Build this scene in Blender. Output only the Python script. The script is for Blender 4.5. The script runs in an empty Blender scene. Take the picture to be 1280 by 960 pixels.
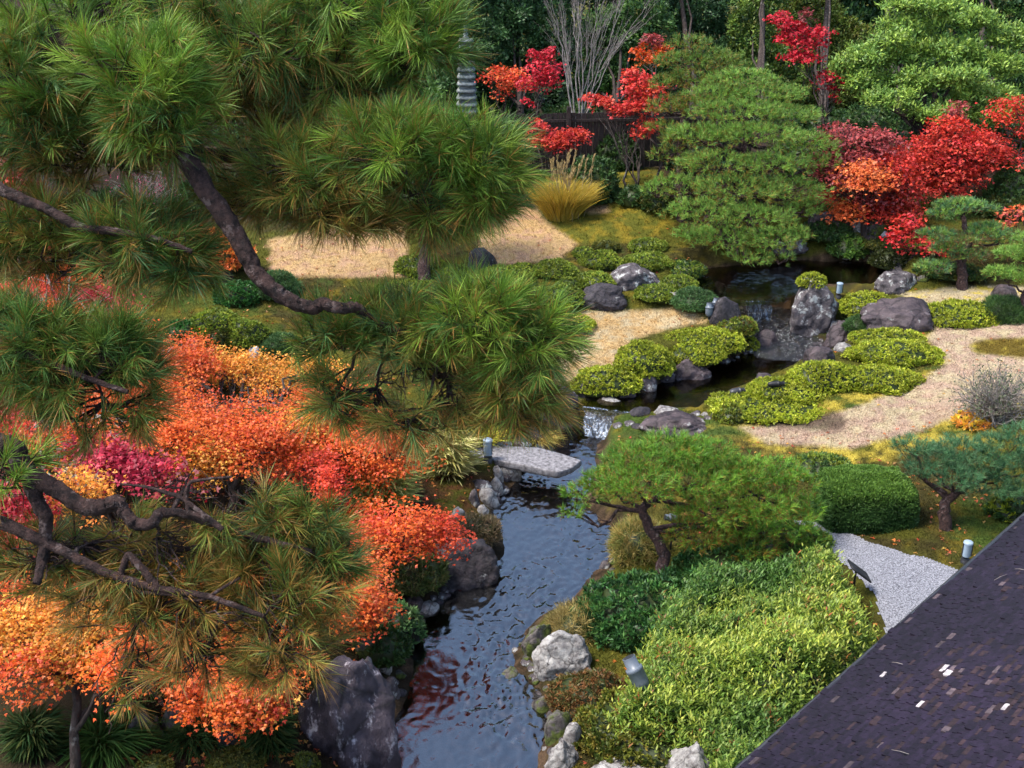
import bpy, bmesh, math, random
import numpy as np
from mathutils import Vector
SC = bpy.context.scene
COL = SC.collection
rng = np.random.default_rng(7)
random.seed(7)
# ------------------------------------------------------------------ camera
F_PX = 1400.0; PITCH = math.radians(23.2); CAMZ = 8.0
cd = bpy.data.cameras.new('camera'); cam = bpy.data.objects.new('camera', cd); COL.objects.link(cam)
cam.location = (0, 0, CAMZ); cam.rotation_euler = (math.pi/2 - PITCH, 0, 0)
cd.sensor_width = 36.0; cd.lens = F_PX/1280*36.0; cd.clip_start = 0.1; cd.clip_end = 2000
SC.camera = cam
# ------------------------------------------------------------------ light
SUN_EL, SUN_AZ = math.radians(60), math.radians(262)   # azimuth clockwise from +Y (behind the camera, a little to its left)
w = bpy.data.worlds.new('World'); SC.world = w; w.use_nodes = True
nt = w.node_tree; bg = nt.nodes['Background']
sky = nt.nodes.new('ShaderNodeTexSky'); sky.sky_type = 'NISHITA'; sky.sun_disc = False
sky.sun_elevation = SUN_EL; sky.sun_rotation = SUN_AZ; sky.dust_density = 1.6; sky.air_density = 1.0; sky.ozone_density = 1.0
nt.links.new(sky.outputs[0], bg.inputs[0]); bg.inputs[1].default_value = 0.088
sl = bpy.data.lights.new('sun', 'SUN'); sl.energy = 1.5; sl.angle = math.radians(18); sl.color = (1.0, 0.95, 0.88)
so = bpy.data.objects.new('sun', sl); COL.objects.link(so); so.location = (-10, -20, 40)
sd = Vector((math.sin(SUN_AZ)*math.cos(SUN_EL), math.cos(SUN_AZ)*math.cos(SUN_EL), math.sin(SUN_EL)))
so.rotation_euler = sd.to_track_quat('Z', 'Y').to_euler()
SC.view_settings.view_transform = 'Standard'; SC.view_settings.look = 'None'
SC.view_settings.exposure = 2.12; SC.view_settings.gamma = 1.0; SC.view_settings.use_curve_mapping = False
SC.render.engine = 'CYCLES'
SC.cycles.max_bounces = 6; SC.cycles.diffuse_bounces = 3; SC.cycles.glossy_bounces = 3
SC.cycles.transmission_bounces = 4; SC.cycles.transparent_max_bounces = 12
SC.cycles.use_denoising = True; SC.cycles.denoiser = 'OPENIMAGEDENOISE'
SC.cycles.use_adaptive_sampling = True; SC.cycles.adaptive_threshold = 0.02
# ------------------------------------------------------------------ coordinates: pixels of the 1280x960 photograph to places in the garden
CP, SP = math.cos(PITCH), math.sin(PITCH)
def ray(px, py):
    a = (np.asarray(px, float)-640)/F_PX; b = (480-np.asarray(py, float))/F_PX
    a, b = np.broadcast_arrays(a, b)
    return np.stack([a, CP + b*SP, -SP + b*CP], -1)
CAM = np.array([0, 0, CAMZ])
def PD(px, py, zc): return CAM + ray(px, py)*zc
def PZ(px, py, z):
    r = ray(px, py); return CAM + r*(((z-CAMZ)/r[..., 2])[..., None])
def depth(p): p = np.asarray(p)-CAM; return p[..., 1]*CP - p[..., 2]*SP
def proj(p):
    p = np.asarray(p)-CAM; zc = p[..., 1]*CP - p[..., 2]*SP; up = p[..., 1]*SP + p[..., 2]*CP
    zc = np.where(zc < .1, .1, zc)
    return 640 + F_PX*p[..., 0]/zc, 480 - F_PX*up/zc
# ------------------------------------------------------------------ noise
def _h(ix, iy, iz, s):
    n = (ix*374761393 + iy*668265263 + iz*2147483647 + s*1274126177) & 0xffffffff
    n = ((n ^ (n >> 13))*1274126177) & 0xffffffff
    n = (n ^ (n >> 16)) & 0xffffff
    return n/float(0xffffff)
def vnoise(p, s=0):
    p = np.asarray(p, float); i = np.floor(p).astype(np.int64); f = p-i; f = f*f*(3-2*f); r = 0
    for dx in (0, 1):
        wx = f[..., 0] if dx else 1-f[..., 0]
        for dy in (0, 1):
            wy = f[..., 1] if dy else 1-f[..., 1]
            for dz in (0, 1):
                wz = f[..., 2] if dz else 1-f[..., 2]
                r = r + wx*wy*wz*_h(i[..., 0]+dx, i[..., 1]+dy, i[..., 2]+dz, s)
    return r*2-1
def fbm(p, o=4, s=0):
    r = 0; a = 1.0; p = np.asarray(p, float)
    for k in range(o): r = r + a*vnoise(p*2**k + 17.3*k, s+k); a *= .5
    return r/1.6
def nrm(v): return v/np.maximum(np.linalg.norm(v, axis=-1, keepdims=True), 1e-9)
def rdir(n): return nrm(rng.normal(size=(n, 3)))
def smooth(a, b, x): t = np.clip((x-a)/(b-a), 0, 1); return t*t*(3-2*t)
# ------------------------------------------------------------------ materials
MAT = {}
def newmat(name):
    m = bpy.data.materials.new(name); m.use_nodes = True; t = m.node_tree; t.nodes.clear(); MAT[name] = m
    out = t.nodes.new('ShaderNodeOutputMaterial'); return m, t, out
def N(t, typ, **kw):
    n = t.nodes.new(typ)
    for k, v in kw.items():
        if k.startswith('i_'): n.inputs[k[2:].replace('_', ' ')].default_value = v
        else: setattr(n, k, v)
    return n
def leafmat(name, rough=.55, trans=.25, spec=.3):
    m, t, out = newmat(name)
    a = N(t, 'ShaderNodeAttribute', attribute_name='col')
    b = N(t, 'ShaderNodeBsdfPrincipled', i_Roughness=rough); b.inputs['Specular IOR Level'].default_value = spec
    tr = N(t, 'ShaderNodeBsdfTranslucent'); mx = N(t, 'ShaderNodeMixShader'); mx.inputs[0].default_value = trans
    t.links.new(a.outputs['Color'], b.inputs['Base Color']); t.links.new(a.outputs['Color'], tr.inputs[0])
    t.links.new(b.outputs[0], mx.inputs[1]); t.links.new(tr.outputs[0], mx.inputs[2]); t.links.new(mx.outputs[0], out.inputs[0])
    return m
leafmat('leaf', .5, .28, .35); leafmat('needle', .5, .12, .3); leafmat('matte_leaf', .75, .2, .15)
def texmat(name, c1, c2, scale=8, rough=.8, bump=.3, detail=8, attr=False, spec=.3, c3=None, s3=3., t3=(.55, .62), bscale=None, dist=0.02, stretch=None, crack=0):
    """two-tone noise with an optional third blotchy tone (lichen, moss) and bump"""
    m, t, out = newmat(name)
    tc = N(t, 'ShaderNodeTexCoord'); src = tc.outputs['Object']
    if stretch:
        mp = N(t, 'ShaderNodeMapping'); mp.inputs['Scale'].default_value = stretch; t.links.new(src, mp.inputs[0]); src = mp.outputs[0]
    n = N(t, 'ShaderNodeTexNoise', i_Scale=scale, i_Detail=detail, i_Roughness=.65); t.links.new(src, n.inputs['Vector'])
    r = N(t, 'ShaderNodeValToRGB'); r.color_ramp.elements[0].position = .35; r.color_ramp.elements[1].position = .65
    r.color_ramp.elements[0].color = (*c1, 1); r.color_ramp.elements[1].color = (*c2, 1); t.links.new(n.outputs['Fac'], r.inputs[0])
    colr = r.outputs[0]
    if attr:
        a = N(t, 'ShaderNodeAttribute', attribute_name='col'); mm = N(t, 'ShaderNodeMix', data_type='RGBA', blend_type='MULTIPLY')
        mm.inputs[0].default_value = 1; t.links.new(colr, mm.inputs[6]); t.links.new(a.outputs['Color'], mm.inputs[7]); colr = mm.outputs[2]
    if c3 is not None:
        n3 = N(t, 'ShaderNodeTexNoise', i_Scale=s3, i_Detail=6, i_Roughness=.7); t.links.new(src, n3.inputs['Vector'])
        r3 = N(t, 'ShaderNodeValToRGB'); r3.color_ramp.elements[0].position = t3[0]; r3.color_ramp.elements[1].position = t3[1]
        t.links.new(n3.outputs['Fac'], r3.inputs[0])
        m3 = N(t, 'ShaderNodeMix', data_type='RGBA'); t.links.new(r3.outputs[0], m3.inputs[0]); t.links.new(colr, m3.inputs[6]); m3.inputs[7].default_value = (*c3, 1); colr = m3.outputs[2]
    ck = None
    if crack:
        nd = N(t, 'ShaderNodeTexNoise', i_Scale=crack*.8, i_Detail=5); t.links.new(src, nd.inputs['Vector']); va = N(t, 'ShaderNodeVectorMath', operation='MULTIPLY_ADD'); va.inputs[1].default_value = (.5, .5, .5)
        t.links.new(nd.outputs['Color'], va.inputs[0]); t.links.new(src, va.inputs[2]); vo = N(t, 'ShaderNodeTexVoronoi', feature='DISTANCE_TO_EDGE', i_Scale=crack); t.links.new(va.outputs[0], vo.inputs['Vector'])
        ck = N(t, 'ShaderNodeValToRGB'); ck.color_ramp.elements[0].position = 0; ck.color_ramp.elements[1].position = .045; ck.color_ramp.elements[0].color = (.22, .2, .2, 1); t.links.new(vo.outputs['Distance'], ck.inputs[0])
        mk = N(t, 'ShaderNodeMix', data_type='RGBA', blend_type='MULTIPLY'); mk.inputs[0].default_value = .8; t.links.new(colr, mk.inputs[6]); t.links.new(ck.outputs[0], mk.inputs[7]); colr = mk.outputs[2]
    b = N(t, 'ShaderNodeBsdfPrincipled', i_Roughness=rough); b.inputs['Specular IOR Level'].default_value = spec
    t.links.new(colr, b.inputs['Base Color'])
    if bump:
        nb = N(t, 'ShaderNodeTexNoise', i_Scale=bscale or scale*3, i_Detail=8, i_Roughness=.7); t.links.new(src, nb.inputs['Vector'])
        bp = N(t, 'ShaderNodeBump', i_Strength=bump, i_Distance=dist); t.links.new(nb.outputs['Fac'], bp.inputs['Height']); t.links.new(bp.outputs[0], b.inputs['Normal'])
    t.links.new(b.outputs[0], out.inputs[0]); return m
texmat('bark', (.018, .013, .010), (.07, .05, .042), 14, .9, .9, dist=.03, c3=(.16, .15, .13), s3=5, t3=(.6, .68), stretch=(1, 1, .4))
texmat('bark_pine', (.010, .006, .006), (.095, .05, .042), 26, .85, 1., dist=.05, c3=(.17, .12, .11), s3=14, t3=(.56, .62), bscale=40)
texmat('bark_pale', (.16, .13, .11), (.34, .30, .26), 12, .9, .4)
texmat('rock_dark', (.012, .010, .012), (.06, .047, .052), 7, .6, .9, c3=(.34, .33, .31), s3=4.5, t3=(.62, .68), dist=.04, spec=.4, crack=3.2)
texmat('rock_purple', (.018, .012, .014), (.10, .072, .074), 5, .6, 1., c3=(.34, .33, .31), s3=4.2, t3=(.60, .68), dist=.03, spec=.35, crack=2.2)
texmat('rock_lichen', (.04, .034, .037), (.15, .125, .125), 5, .75, .9, c3=(.42, .42, .39), s3=5, t3=(.54, .61), dist=.04, crack=3.2)
texmat('rock_pale', (.12, .105, .10), (.42, .40, .37), 9, .8, .9, c3=(.06, .05, .045), s3=7, t3=(.58, .68), dist=.03, crack=3.2)
texmat('rock_moss', (.05, .042, .04), (.16, .14, .13), 7, .9, .9, c3=(.07, .09, .015), s3=3, t3=(.45, .53), dist=.04, crack=3.2)
texmat('granite', (.07, .065, .066), (.27, .255, .26), 16, .85, .5, dist=.006, c3=(.30, .20, .18), s3=5, t3=(.66, .76))
texmat('pagoda_stone', (.07, .085, .08), (.26, .28, .27), 6, .9, .5)
texmat('fence_wood', (.02, .014, .011), (.07, .05, .042), 9, .85, .5, stretch=(6, 6, .6))
texmat('metal_grey', (.10, .12, .145), (.13, .15, .18), 9, .4, .05, spec=.5)
texmat('metal_dark', (.02, .02, .023), (.03, .03, .035), 9, .45, .05, spec=.5)
texmat('lamp_white', (.22, .29, .36), (.32, .40, .47), 3, .35, 0, spec=.5)
texmat('black_paint', (.008, .008, .009), (.014, .014, .014), 9, .5, .05)
texmat('roof_shingle', (.5, .5, .5), (1.3, 1.25, 1.25), 30, .75, .6, attr=True, dist=.008, bscale=120, stretch=(1, 1, 1), spec=.25)
texmat('wall_plaster', (.30, .26, .2), (.38, .33, .26), 6, .9, .2)
texmat('ground', (.62, .62, .62), (1.3, 1.3, 1.25), 38, .95, .9, attr=True, dist=.05, bscale=55, spec=.1)
texmat('gravel', (.07, .07, .085), (.46, .46, .50), 60, .9, 1., dist=.03, bscale=90, spec=.2, detail=3)
texmat('stuff_attr', (.7, .7, .7), (1.25, 1.25, 1.25), 30, .9, .5, attr=True)
def water(name, tint, rough, s1, s2, bump, dist, ior=1.33, stretch=(1, 1, 1)):
    m, t, out = newmat(name)
    tc = N(t, 'ShaderNodeTexCoord'); mp = N(t, 'ShaderNodeMapping'); mp.inputs['Scale'].default_value = stretch
    t.links.new(tc.outputs['Object'], mp.inputs[0])
    n1 = N(t, 'ShaderNodeTexNoise', i_Scale=s1, i_Detail=3, i_Roughness=.6, i_Distortion=1.2); t.links.new(mp.outputs[0], n1.inputs['Vector'])
    n2 = N(t, 'ShaderNodeTexNoise', i_Scale=s2, i_Detail=4, i_Roughness=.6, i_Distortion=.6); t.links.new(mp.outputs[0], n2.inputs['Vector'])
    ad = N(t, 'ShaderNodeMath', operation='ADD'); t.links.new(n1.outputs['Fac'], ad.inputs[0]); t.links.new(n2.outputs['Fac'], ad.inputs[1])
    bp = N(t, 'ShaderNodeBump', i_Strength=bump, i_Distance=dist); t.links.new(ad.outputs[0], bp.inputs['Height'])
    fr = N(t, 'ShaderNodeFresnel', i_IOR=ior); t.links.new(bp.outputs[0], fr.inputs['Normal'])
    gl = N(t, 'ShaderNodeBsdfGlossy', i_Roughness=rough); gl.inputs[0].default_value = (1, 1, 1, 1); t.links.new(bp.outputs[0], gl.inputs['Normal'])
    tr = N(t, 'ShaderNodeBsdfTransparent'); tr.inputs[0].default_value = (*tint, 1)
    mx = N(t, 'ShaderNodeMixShader'); t.links.new(fr.outputs[0], mx.inputs[0]); t.links.new(tr.outputs[0], mx.inputs[1]); t.links.new(gl.outputs[0], mx.inputs[2])
    t.links.new(mx.outputs[0], out.inputs[0]); return m
water('water_stream', (.62, .58, .58), .02, 18, 40, .12, .01, 2.4, (1, .8, 1))
water('water_still', (.45, .42, .36), .02, 2.5, 7, .25, .02, 1.4)
water('water_riffle', (.6, .6, .65), .05, 14, 34, 1.0, .05, 1.9)
m, t, out = newmat('water_fall')
b = N(t, 'ShaderNodeBsdfPrincipled', i_Roughness=.12); b.inputs['Base Color'].default_value = (.30, .36, .45, 1); b.inputs['Specular IOR Level'].default_value = .8
tr = N(t, 'ShaderNodeBsdfTransparent'); tr.inputs[0].default_value = (.7, .75, .85, 1); mx = N(t, 'ShaderNodeMixShader')
n = N(t, 'ShaderNodeTexNoise', i_Scale=9, i_Detail=4); tc = N(t, 'ShaderNodeTexCoord'); mp = N(t, 'ShaderNodeMapping'); mp.inputs['Scale'].default_value = (3, 3, .5)
t.links.new(tc.outputs['Object'], mp.inputs[0]); t.links.new(mp.outputs[0], n.inputs['Vector'])
r = N(t, 'ShaderNodeValToRGB'); r.color_ramp.elements[0].position = .45; r.color_ramp.elements[1].position = .68; r.color_ramp.elements[0].color = (.12, .12, .12, 1); r.color_ramp.elements[1].color = (.8, .8, .8, 1)
bp = N(t, 'ShaderNodeBump', i_Strength=.8, i_Distance=.03); t.links.new(n.outputs['Fac'], bp.inputs['Height']); t.links.new(bp.outputs[0], b.inputs['Normal'])
t.links.new(n.outputs['Fac'], r.inputs[0]); t.links.new(r.outputs[0], mx.inputs[0]); t.links.new(tr.outputs[0], mx.inputs[1]); t.links.new(b.outputs[0], mx.inputs[2]); t.links.new(mx.outputs[0], out.inputs[0])
# ------------------------------------------------------------------ mesh accumulator
class Acc:
    def __init__(s): s.V = []; s.F = {3: [], 4: []}; s.C = []; s.n = 0
    def add(s, v, f, c=(.5, .5, .5)):
        v = np.asarray(v, float).reshape(-1, 3); f = np.asarray(f, np.int64)
        c = np.asarray(c, float)
        if c.ndim == 1: c = np.broadcast_to(c, (len(v), 3))
        s.V.append(v); s.F[f.shape[1]].append(f+s.n); s.C.append(c); s.n += len(v)
    def build(s, name, mat, parent=None, origin=None, smooth_=True):
        V = np.concatenate(s.V); C = np.concatenate(s.C); me = bpy.data.meshes.new(name)
        o3 = np.zeros(3) if origin is None else np.asarray(origin, float)
        if parent is not None:
            o3 = np.zeros(3); q = parent
            while q is not None: o3 = o3+np.array(q.location); q = q.parent
        V = V-o3
        f3 = np.concatenate(s.F[3]) if s.F[3] else np.zeros((0, 3), int); f4 = np.concatenate(s.F[4]) if s.F[4] else np.zeros((0, 4), int)
        me.vertices.add(len(V)); me.vertices.foreach_set('co', V.astype(np.float32).ravel())
        L = np.concatenate([f3.ravel(), f4.ravel()]).astype(np.int32); me.loops.add(len(L)); me.loops.foreach_set('vertex_index', L)
        st = np.concatenate([np.arange(len(f3))*3, len(f3)*3+np.arange(len(f4))*4]).astype(np.int32)
        me.polygons.add(len(st)); me.polygons.foreach_set('loop_start', st)
        me.polygons.foreach_set('use_smooth', np.full(len(st), smooth_))
        at = me.attributes.new('col', 'FLOAT_COLOR', 'POINT')
        at.data.foreach_set('color', np.concatenate([np.clip(C, 0, 1), np.ones((len(C), 1))], 1).astype(np.float32).ravel())
        me.update(); me.validate()
        me.materials.append(MAT[mat])
        o = bpy.data.objects.new(name, me); COL.objects.link(o)
        if parent is not None: o.parent = parent
        else: o.location = o3
        return o
def tag(o, label=None, cat=None, group=None, kind=None):
    for k, v in (('label', label), ('category', cat), ('group', group), ('kind', kind)):
        if v: o[k] = v
    return o
def empty(name, loc, label, cat, group=None):
    o = bpy.data.objects.new(name, None); o.location = [float(q) for q in loc]; o.empty_display_size = .2; COL.objects.link(o)
    return tag(o, label, cat, group)
# ------------------------------------------------------------------ tubes, boxes, leaves, needles
def tube(A, pts, rad, sides=6, c=(.5, .5, .5), rough=0.0, cap=True):
    pts = np.asarray(pts, float); rad = np.broadcast_to(np.asarray(rad, float), (len(pts),)); n = len(pts)
    T = np.gradient(pts, axis=0); T = nrm(T)
    ref = np.array([0, 0, 1.]) if abs(T[0, 2]) < .9 else np.array([1., 0, 0])
    X = nrm(np.cross(T, ref)); Y = np.cross(T, X)
    a = np.linspace(0, 2*np.pi, sides, endpoint=False)
    ring = np.cos(a)[None, :, None]*X[:, None] + np.sin(a)[None, :, None]*Y[:, None]
    rr = rad[:, None, None]*np.ones((n, sides, 1))
    if rough: rr = rr*(1+rough*rng.uniform(-1, 1, (n, sides, 1)))
    V = (pts[:, None]+ring*rr).reshape(-1, 3)
    i = np.arange(n-1)[:, None]*sides; j = np.arange(sides)[None]; k = (j+1) % sides
    F = np.stack([i+j, i+k, i+sides+k, i+sides+j], -1).reshape(-1, 4)
    A.add(V, F, c)
    if cap:
        for e, idx in ((0, 0), (n-1, (n-1)*sides)):
            vv = np.concatenate([V[idx:idx+sides], pts[e:e+1]]); ff = np.stack([np.arange(sides), (np.arange(sides)+1) % sides, np.full(sides, sides)], -1)
            A.add(vv, ff if e else ff[:, ::-1], c)
def barktube(A, pts, rad, sides=22, amp=.16):
    n0 = A.n; tube(A, pts, rad, sides, cap=False); V = A.V[-1]; n = len(pts); ctr = np.repeat(np.asarray(pts, float), sides, 0); r = V-ctr; t = np.repeat(np.concatenate([[0], np.cumsum(np.linalg.norm(np.diff(pts, axis=0), axis=1))]), sides)
    a = np.tile(np.linspace(0, 2*np.pi, sides, endpoint=False), n); rr = float(np.mean(rad)); q = np.stack([np.cos(a)*2.2, np.sin(a)*2.2, t/(rr*2.4)], 1)
    k = 1+amp*(1-2.2*np.abs(vnoise(q, 41)))+amp*.6*vnoise(q*2.3, 42)+amp*.9*vnoise(q*.4, 43); A.V[-1] = ctr+r*k[:, None]
def limb(p0, p1, wig=.1, n=7, sag=0., seed=None):
    p0 = np.asarray(p0, float); p1 = np.asarray(p1, float); t = np.linspace(0, 1, n)[:, None]; L = np.linalg.norm(p1-p0)
    P = p0+(p1-p0)*t; P = P + rng.normal(size=(n, 3))*wig*L*np.sin(np.pi*t)*.5
    P[:, 2] += sag*L*np.sin(np.pi*t[:, 0]); return P
def box(A, c, size, rz=0., c3=(.5, .5, .5), R=None):
    s = np.array(size)/2; v = np.array([[x, y, z] for x in (-1, 1) for y in (-1, 1) for z in (-1, 1)], float)*s
    if R is None:
        ca, sa = math.cos(rz), math.sin(rz); R = np.array([[ca, -sa, 0], [sa, ca, 0], [0, 0, 1]])
    v = v@R.T+np.asarray(c)
    A.add(v, [[0, 1, 3, 2], [4, 6, 7, 5], [0, 4, 5, 1], [2, 3, 7, 6], [0, 2, 6, 4], [1, 5, 7, 3]], c3)
def perp(d):
    ref = np.where(np.abs(d[..., 2:3]) < .9, np.array([0, 0, 1.]), np.array([1., 0, 0]))
    x = nrm(np.cross(d, ref)); return x, np.cross(d, x)
def leaves(A, P, D, Nn, L, W, C, kind='rhomb'):
    """P base, D axis, Nn face normal, L, W per leaf, C per leaf colours"""
    n = len(P); D = nrm(D); S = nrm(np.cross(Nn, D)); Nn = np.cross(D, S)
    L = np.broadcast_to(L, (n,))[:, None]; W = np.broadcast_to(W, (n,))[:, None]
    if kind == 'rhomb':
        V = np.stack([P, P+D*L*.45+S*W*.5, P+D*L-Nn*L*.12, P+D*L*.45-S*W*.5], 1).reshape(-1, 3)
        A.add(V, np.arange(n*4).reshape(n, 4), np.repeat(C, 4, 0))
    elif kind == 'star':
        vs = []; 
        for a, s in ((0, 1.), (1.0, .8), (-1.0, .8), (2.0, .5), (-2.0, .5)):
            d = D*math.cos(a)+S*math.sin(a); q = np.cross(Nn, d)
            vs += [P, P+d*L*s*.5+q*W*.22*s, P+d*L*s-Nn*L*.15, P+d*L*s*.5-q*W*.22*s]
        V = np.stack(vs, 1).reshape(-1, 3); A.add(V, np.arange(n*20).reshape(-1, 4), np.repeat(C, 20, 0))
    elif kind == 'tri3':
        vs = []
        for a, s in ((0, 1.), (1.15, .8), (-1.15, .8)):
            d = D*math.cos(a)+S*math.sin(a); q = np.cross(Nn, d)
            vs += [P-d*L*.1, P+d*L*s*.5+q*W*.28*s, P+d*L*s-Nn*L*.12, P+d*L*s*.5-q*W*.28*s]
        V = np.stack(vs, 1).reshape(-1, 3); A.add(V, np.arange(n*12).reshape(-1, 4), np.repeat(C, 12, 0))
def needles(A, P, D, K, L, W, C, shoot=.06, spread=(.35, 1.25), droop=.25, two=False, brown=None, pbrown=0.):
    """T tufts, each K needles round a short shoot"""
    T = len(P); D = nrm(D); X, Y = perp(D)
    u = rng.uniform(0, 1, (T, K)); ph = rng.uniform(0, 2*np.pi, (T, K)); th = rng.uniform(spread[0], spread[1], (T, K))*(1.1-.45*u)
    B = P[:, None]+D[:, None]*(u*shoot)[..., None]
    nd = D[:, None]*np.cos(th)[..., None]+(X[:, None]*np.cos(ph)[..., None]+Y[:, None]*np.sin(ph)[..., None])*np.sin(th)[..., None]
    l = (np.asarray(L)*np.ones(T))[:, None]*rng.uniform(.7, 1.1, (T, K))
    c = C[:, None]*rng.uniform(.7, 1.35, (T, K, 1))
    if brown is not None:
        mk = (rng.uniform(size=(T, K)) < (np.asarray(pbrown)*np.ones(T))[:, None]) | (False)
        c = np.where(mk[..., None], np.asarray(brown)*rng.uniform(.6, 1.3, (T, K, 1)), c)
    B = B.reshape(-1, 3); nd = nd.reshape(-1, 3); l = l.reshape(-1, 1); c = c.reshape(-1, 3); n = len(B)
    view = nrm(rng.normal(size=(n, 3))); S = nrm(np.cross(nd, view))*W*.5
    tip = B+nd*l; tip[:, 2] -= (droop*l[:, 0])
    if two:
        mid = B+nd*l*.55; mid[:, 2] -= droop*l[:, 0]*.2
        V = np.stack([B-S*.8, B+S*.8, mid+S, mid-S, tip], 1).reshape(-1, 3); k = np.arange(n)[:, None]*5
        A.add(V, k+np.array([[0, 1, 2, 3]]), np.repeat(c, 5, 0))
        m_ = A.n-len(V); A.F[3].append(k+np.array([[3, 2, 4]])+m_)
    else:
        V = np.stack([B-S, B+S, tip], 1).reshape(-1, 3); A.add(V, np.arange(n*3).reshape(n, 3), np.repeat(c, 3, 0))
def inell(n, c, r, shell=.0, top=False):
    d = rdir(n)
    if top: d[:, 2] = np.abs(d[:, 2])*rng.choice([1, 1, 1, -1], n)
    rad = rng.uniform(shell**3, 1, n)**(1/3); return np.asarray(c)+d*np.asarray(r)*rad[:, None], d
def pick(pal, n, j=.12):
    pal = np.asarray(pal, float); i = rng.integers(0, len(pal), n); k = rng.integers(0, len(pal), n); t = rng.uniform(0, 1, (n, 1))
    return (pal[i]*(1-t)+pal[k]*t)*rng.uniform(1-j, 1+j, (n, 1))
# ================================================================== terrain
W1 = [(440, 1010), (485, 900), (500, 850), (503, 805), (516, 768), (545, 740), (585, 716), (618, 694), (618, 672), (604, 655), (612, 630), (640, 604), (650, 580), (642, 560), (665, 540), (705, 522), (750, 520), (765, 545), (750, 575), (745, 630), (778, 662), (784, 690), (764, 712), (738, 745), (702, 768), (668, 788), (655, 820), (674, 862), (692, 900), (690, 940), (672, 1010)]
W2 = [(725, 508), (745, 497), (790, 488), (850, 466), (905, 448), (948, 432), (975, 424), (1015, 430), (1045, 432), (1020, 452), (982, 470), (940, 482), (905, 500), (872, 515), (830, 514), (770, 520)]
W3 = [(893, 398), (940, 392), (990, 396), (1002, 415), (1042, 430), (1035, 442), (975, 440), (948, 436), (925, 412)]
W4 = [(845, 352), (870, 336), (930, 330), (1000, 324), (1100, 326), (1125, 345), (1085, 358), (1010, 362), (985, 366), (965, 377), (895, 379), (870, 368)]
W5 = [(225, 470), (300, 468), (360, 488), (350, 515), (290, 520), (225, 505)]
Z1, Z2, Z3A, Z3B, Z4, Z5 = 0.0, 0.35, 0.36, 0.66, 1.05, 0.30
def poly3(poly, z): a = np.array(poly, float); return PZ(a[:, 0], a[:, 1], z)[:, :2]
WP = [(poly3(W1, Z1), Z1, .28), (poly3(W2, Z2), Z2, .25), (poly3(W4, Z4), Z4, .45), (poly3(W5, Z5), Z5, .25)]
P3 = poly3(W3, .5)
def sdist(poly, X, Y):
    """signed distance to polygon in the plane, negative inside"""
    shp = X.shape; X = X.ravel(); Y = Y.ravel(); d = np.full(X.shape, 1e9); ins = np.zeros(X.shape, bool); n = len(poly)
    for i in range(n):
        ax, ay = poly[i]; bx, by = poly[(i+1) % n]; ex, ey = bx-ax, by-ay; L = ex*ex+ey*ey+1e-12
        t = np.clip(((X-ax)*ex+(Y-ay)*ey)/L, 0, 1); d = np.minimum(d, (X-ax-t*ex)**2+(Y-ay-t*ey)**2)
        if ay != by:
            cr = ((ay > Y) != (by > Y)) & (X < (bx-ax)*(Y-ay)/(by-ay)+ax); ins ^= cr
    d = np.sqrt(d); return np.where(ins, -d, d).reshape(shp)
CTRL = [(1200, 430, 1.0), (1270, 500, 1.0), (1100, 500, .8), (950, 540, .6), (1000, 600, .62), (1200, 650, .7), (1100, 720, .62), (1250, 720, .7), (1000, 850, .5), (850, 800, .42), (760, 940, .3), (720, 860, .2), (760, 780, .25), (800, 700, .3), (900, 700, .55),
        (870, 600, .4), (820, 535, .35), (800, 415, .72), (880, 372, 1.0), (930, 420, .6), (700, 440, .7), (700, 330, 1.3), (650, 290, 1.6), (750, 270, 1.8), (820, 240, 2.1), (780, 215, 2.2), (700, 220, 2.2), (600, 230, 2.2), (840, 320, 1.35), (780, 345, 1.15),
        (900, 320, 1.3), (1000, 310, 1.25), (1100, 310, 1.3), (1250, 370, 1.2), (1150, 395, 1.05), (1060, 400, .85), (1250, 300, 1.7), (1100, 280, 1.8), (1000, 250, 2.0), (430, 320, 1.4), (520, 350, 1.2), (300, 400, .9), (380, 430, .7), (350, 460, .5), (200, 420, .8), (560, 400, 1.0), (660, 470, .7),
        (300, 480, .45), (100, 350, 1.2), (250, 300, 1.7), (400, 280, 1.8), (560, 570, .4), (600, 600, .3), (500, 640, .5), (500, 720, .4), (450, 800, .35), (400, 880, .4), (300, 900, .6), (200, 800, .8), (100, 900, .8), (0, 700, 1.0), (0, 500, 1.0), (250, 640, .6), (400, 560, .5), (640, 540, .3), (600, 520, .45),
        (0, 960, .9), (300, 1100, .5), (900, 1100, .4), (640, 1100, .2), (1400, 900, .6), (1400, 600, .9), (1400, 400, 1.3), (-150, 700, 1.1), (-150, 400, 1.4), (500, 200, 2.3), (300, 200, 2.3), (900, 190, 2.3), (1100, 190, 2.4), (1300, 190, 2.5), (100, 200, 2.4)]
_c = np.array(CTRL, float); _cw = PZ(_c[:, 0], _c[:, 1], _c[:, 2]); _cz = _c[:, 2]
def hbase(X, Y):
    shp = X.shape; X = X.ravel(); Y = Y.ravel(); num = np.zeros(len(X)); den = np.zeros(len(X))
    for (cx, cy, _), z in zip(_cw, _cz):
        wgt = 1/((X-cx)**2+(Y-cy)**2+.25)**1.6; num += wgt*z; den += wgt
    far = 1/((np.maximum(0, np.hypot(X, Y-20)-25)+6)**3.2)*0+1e-9
    return ((num+far*2)/(den+far)).reshape(shp)
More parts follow.
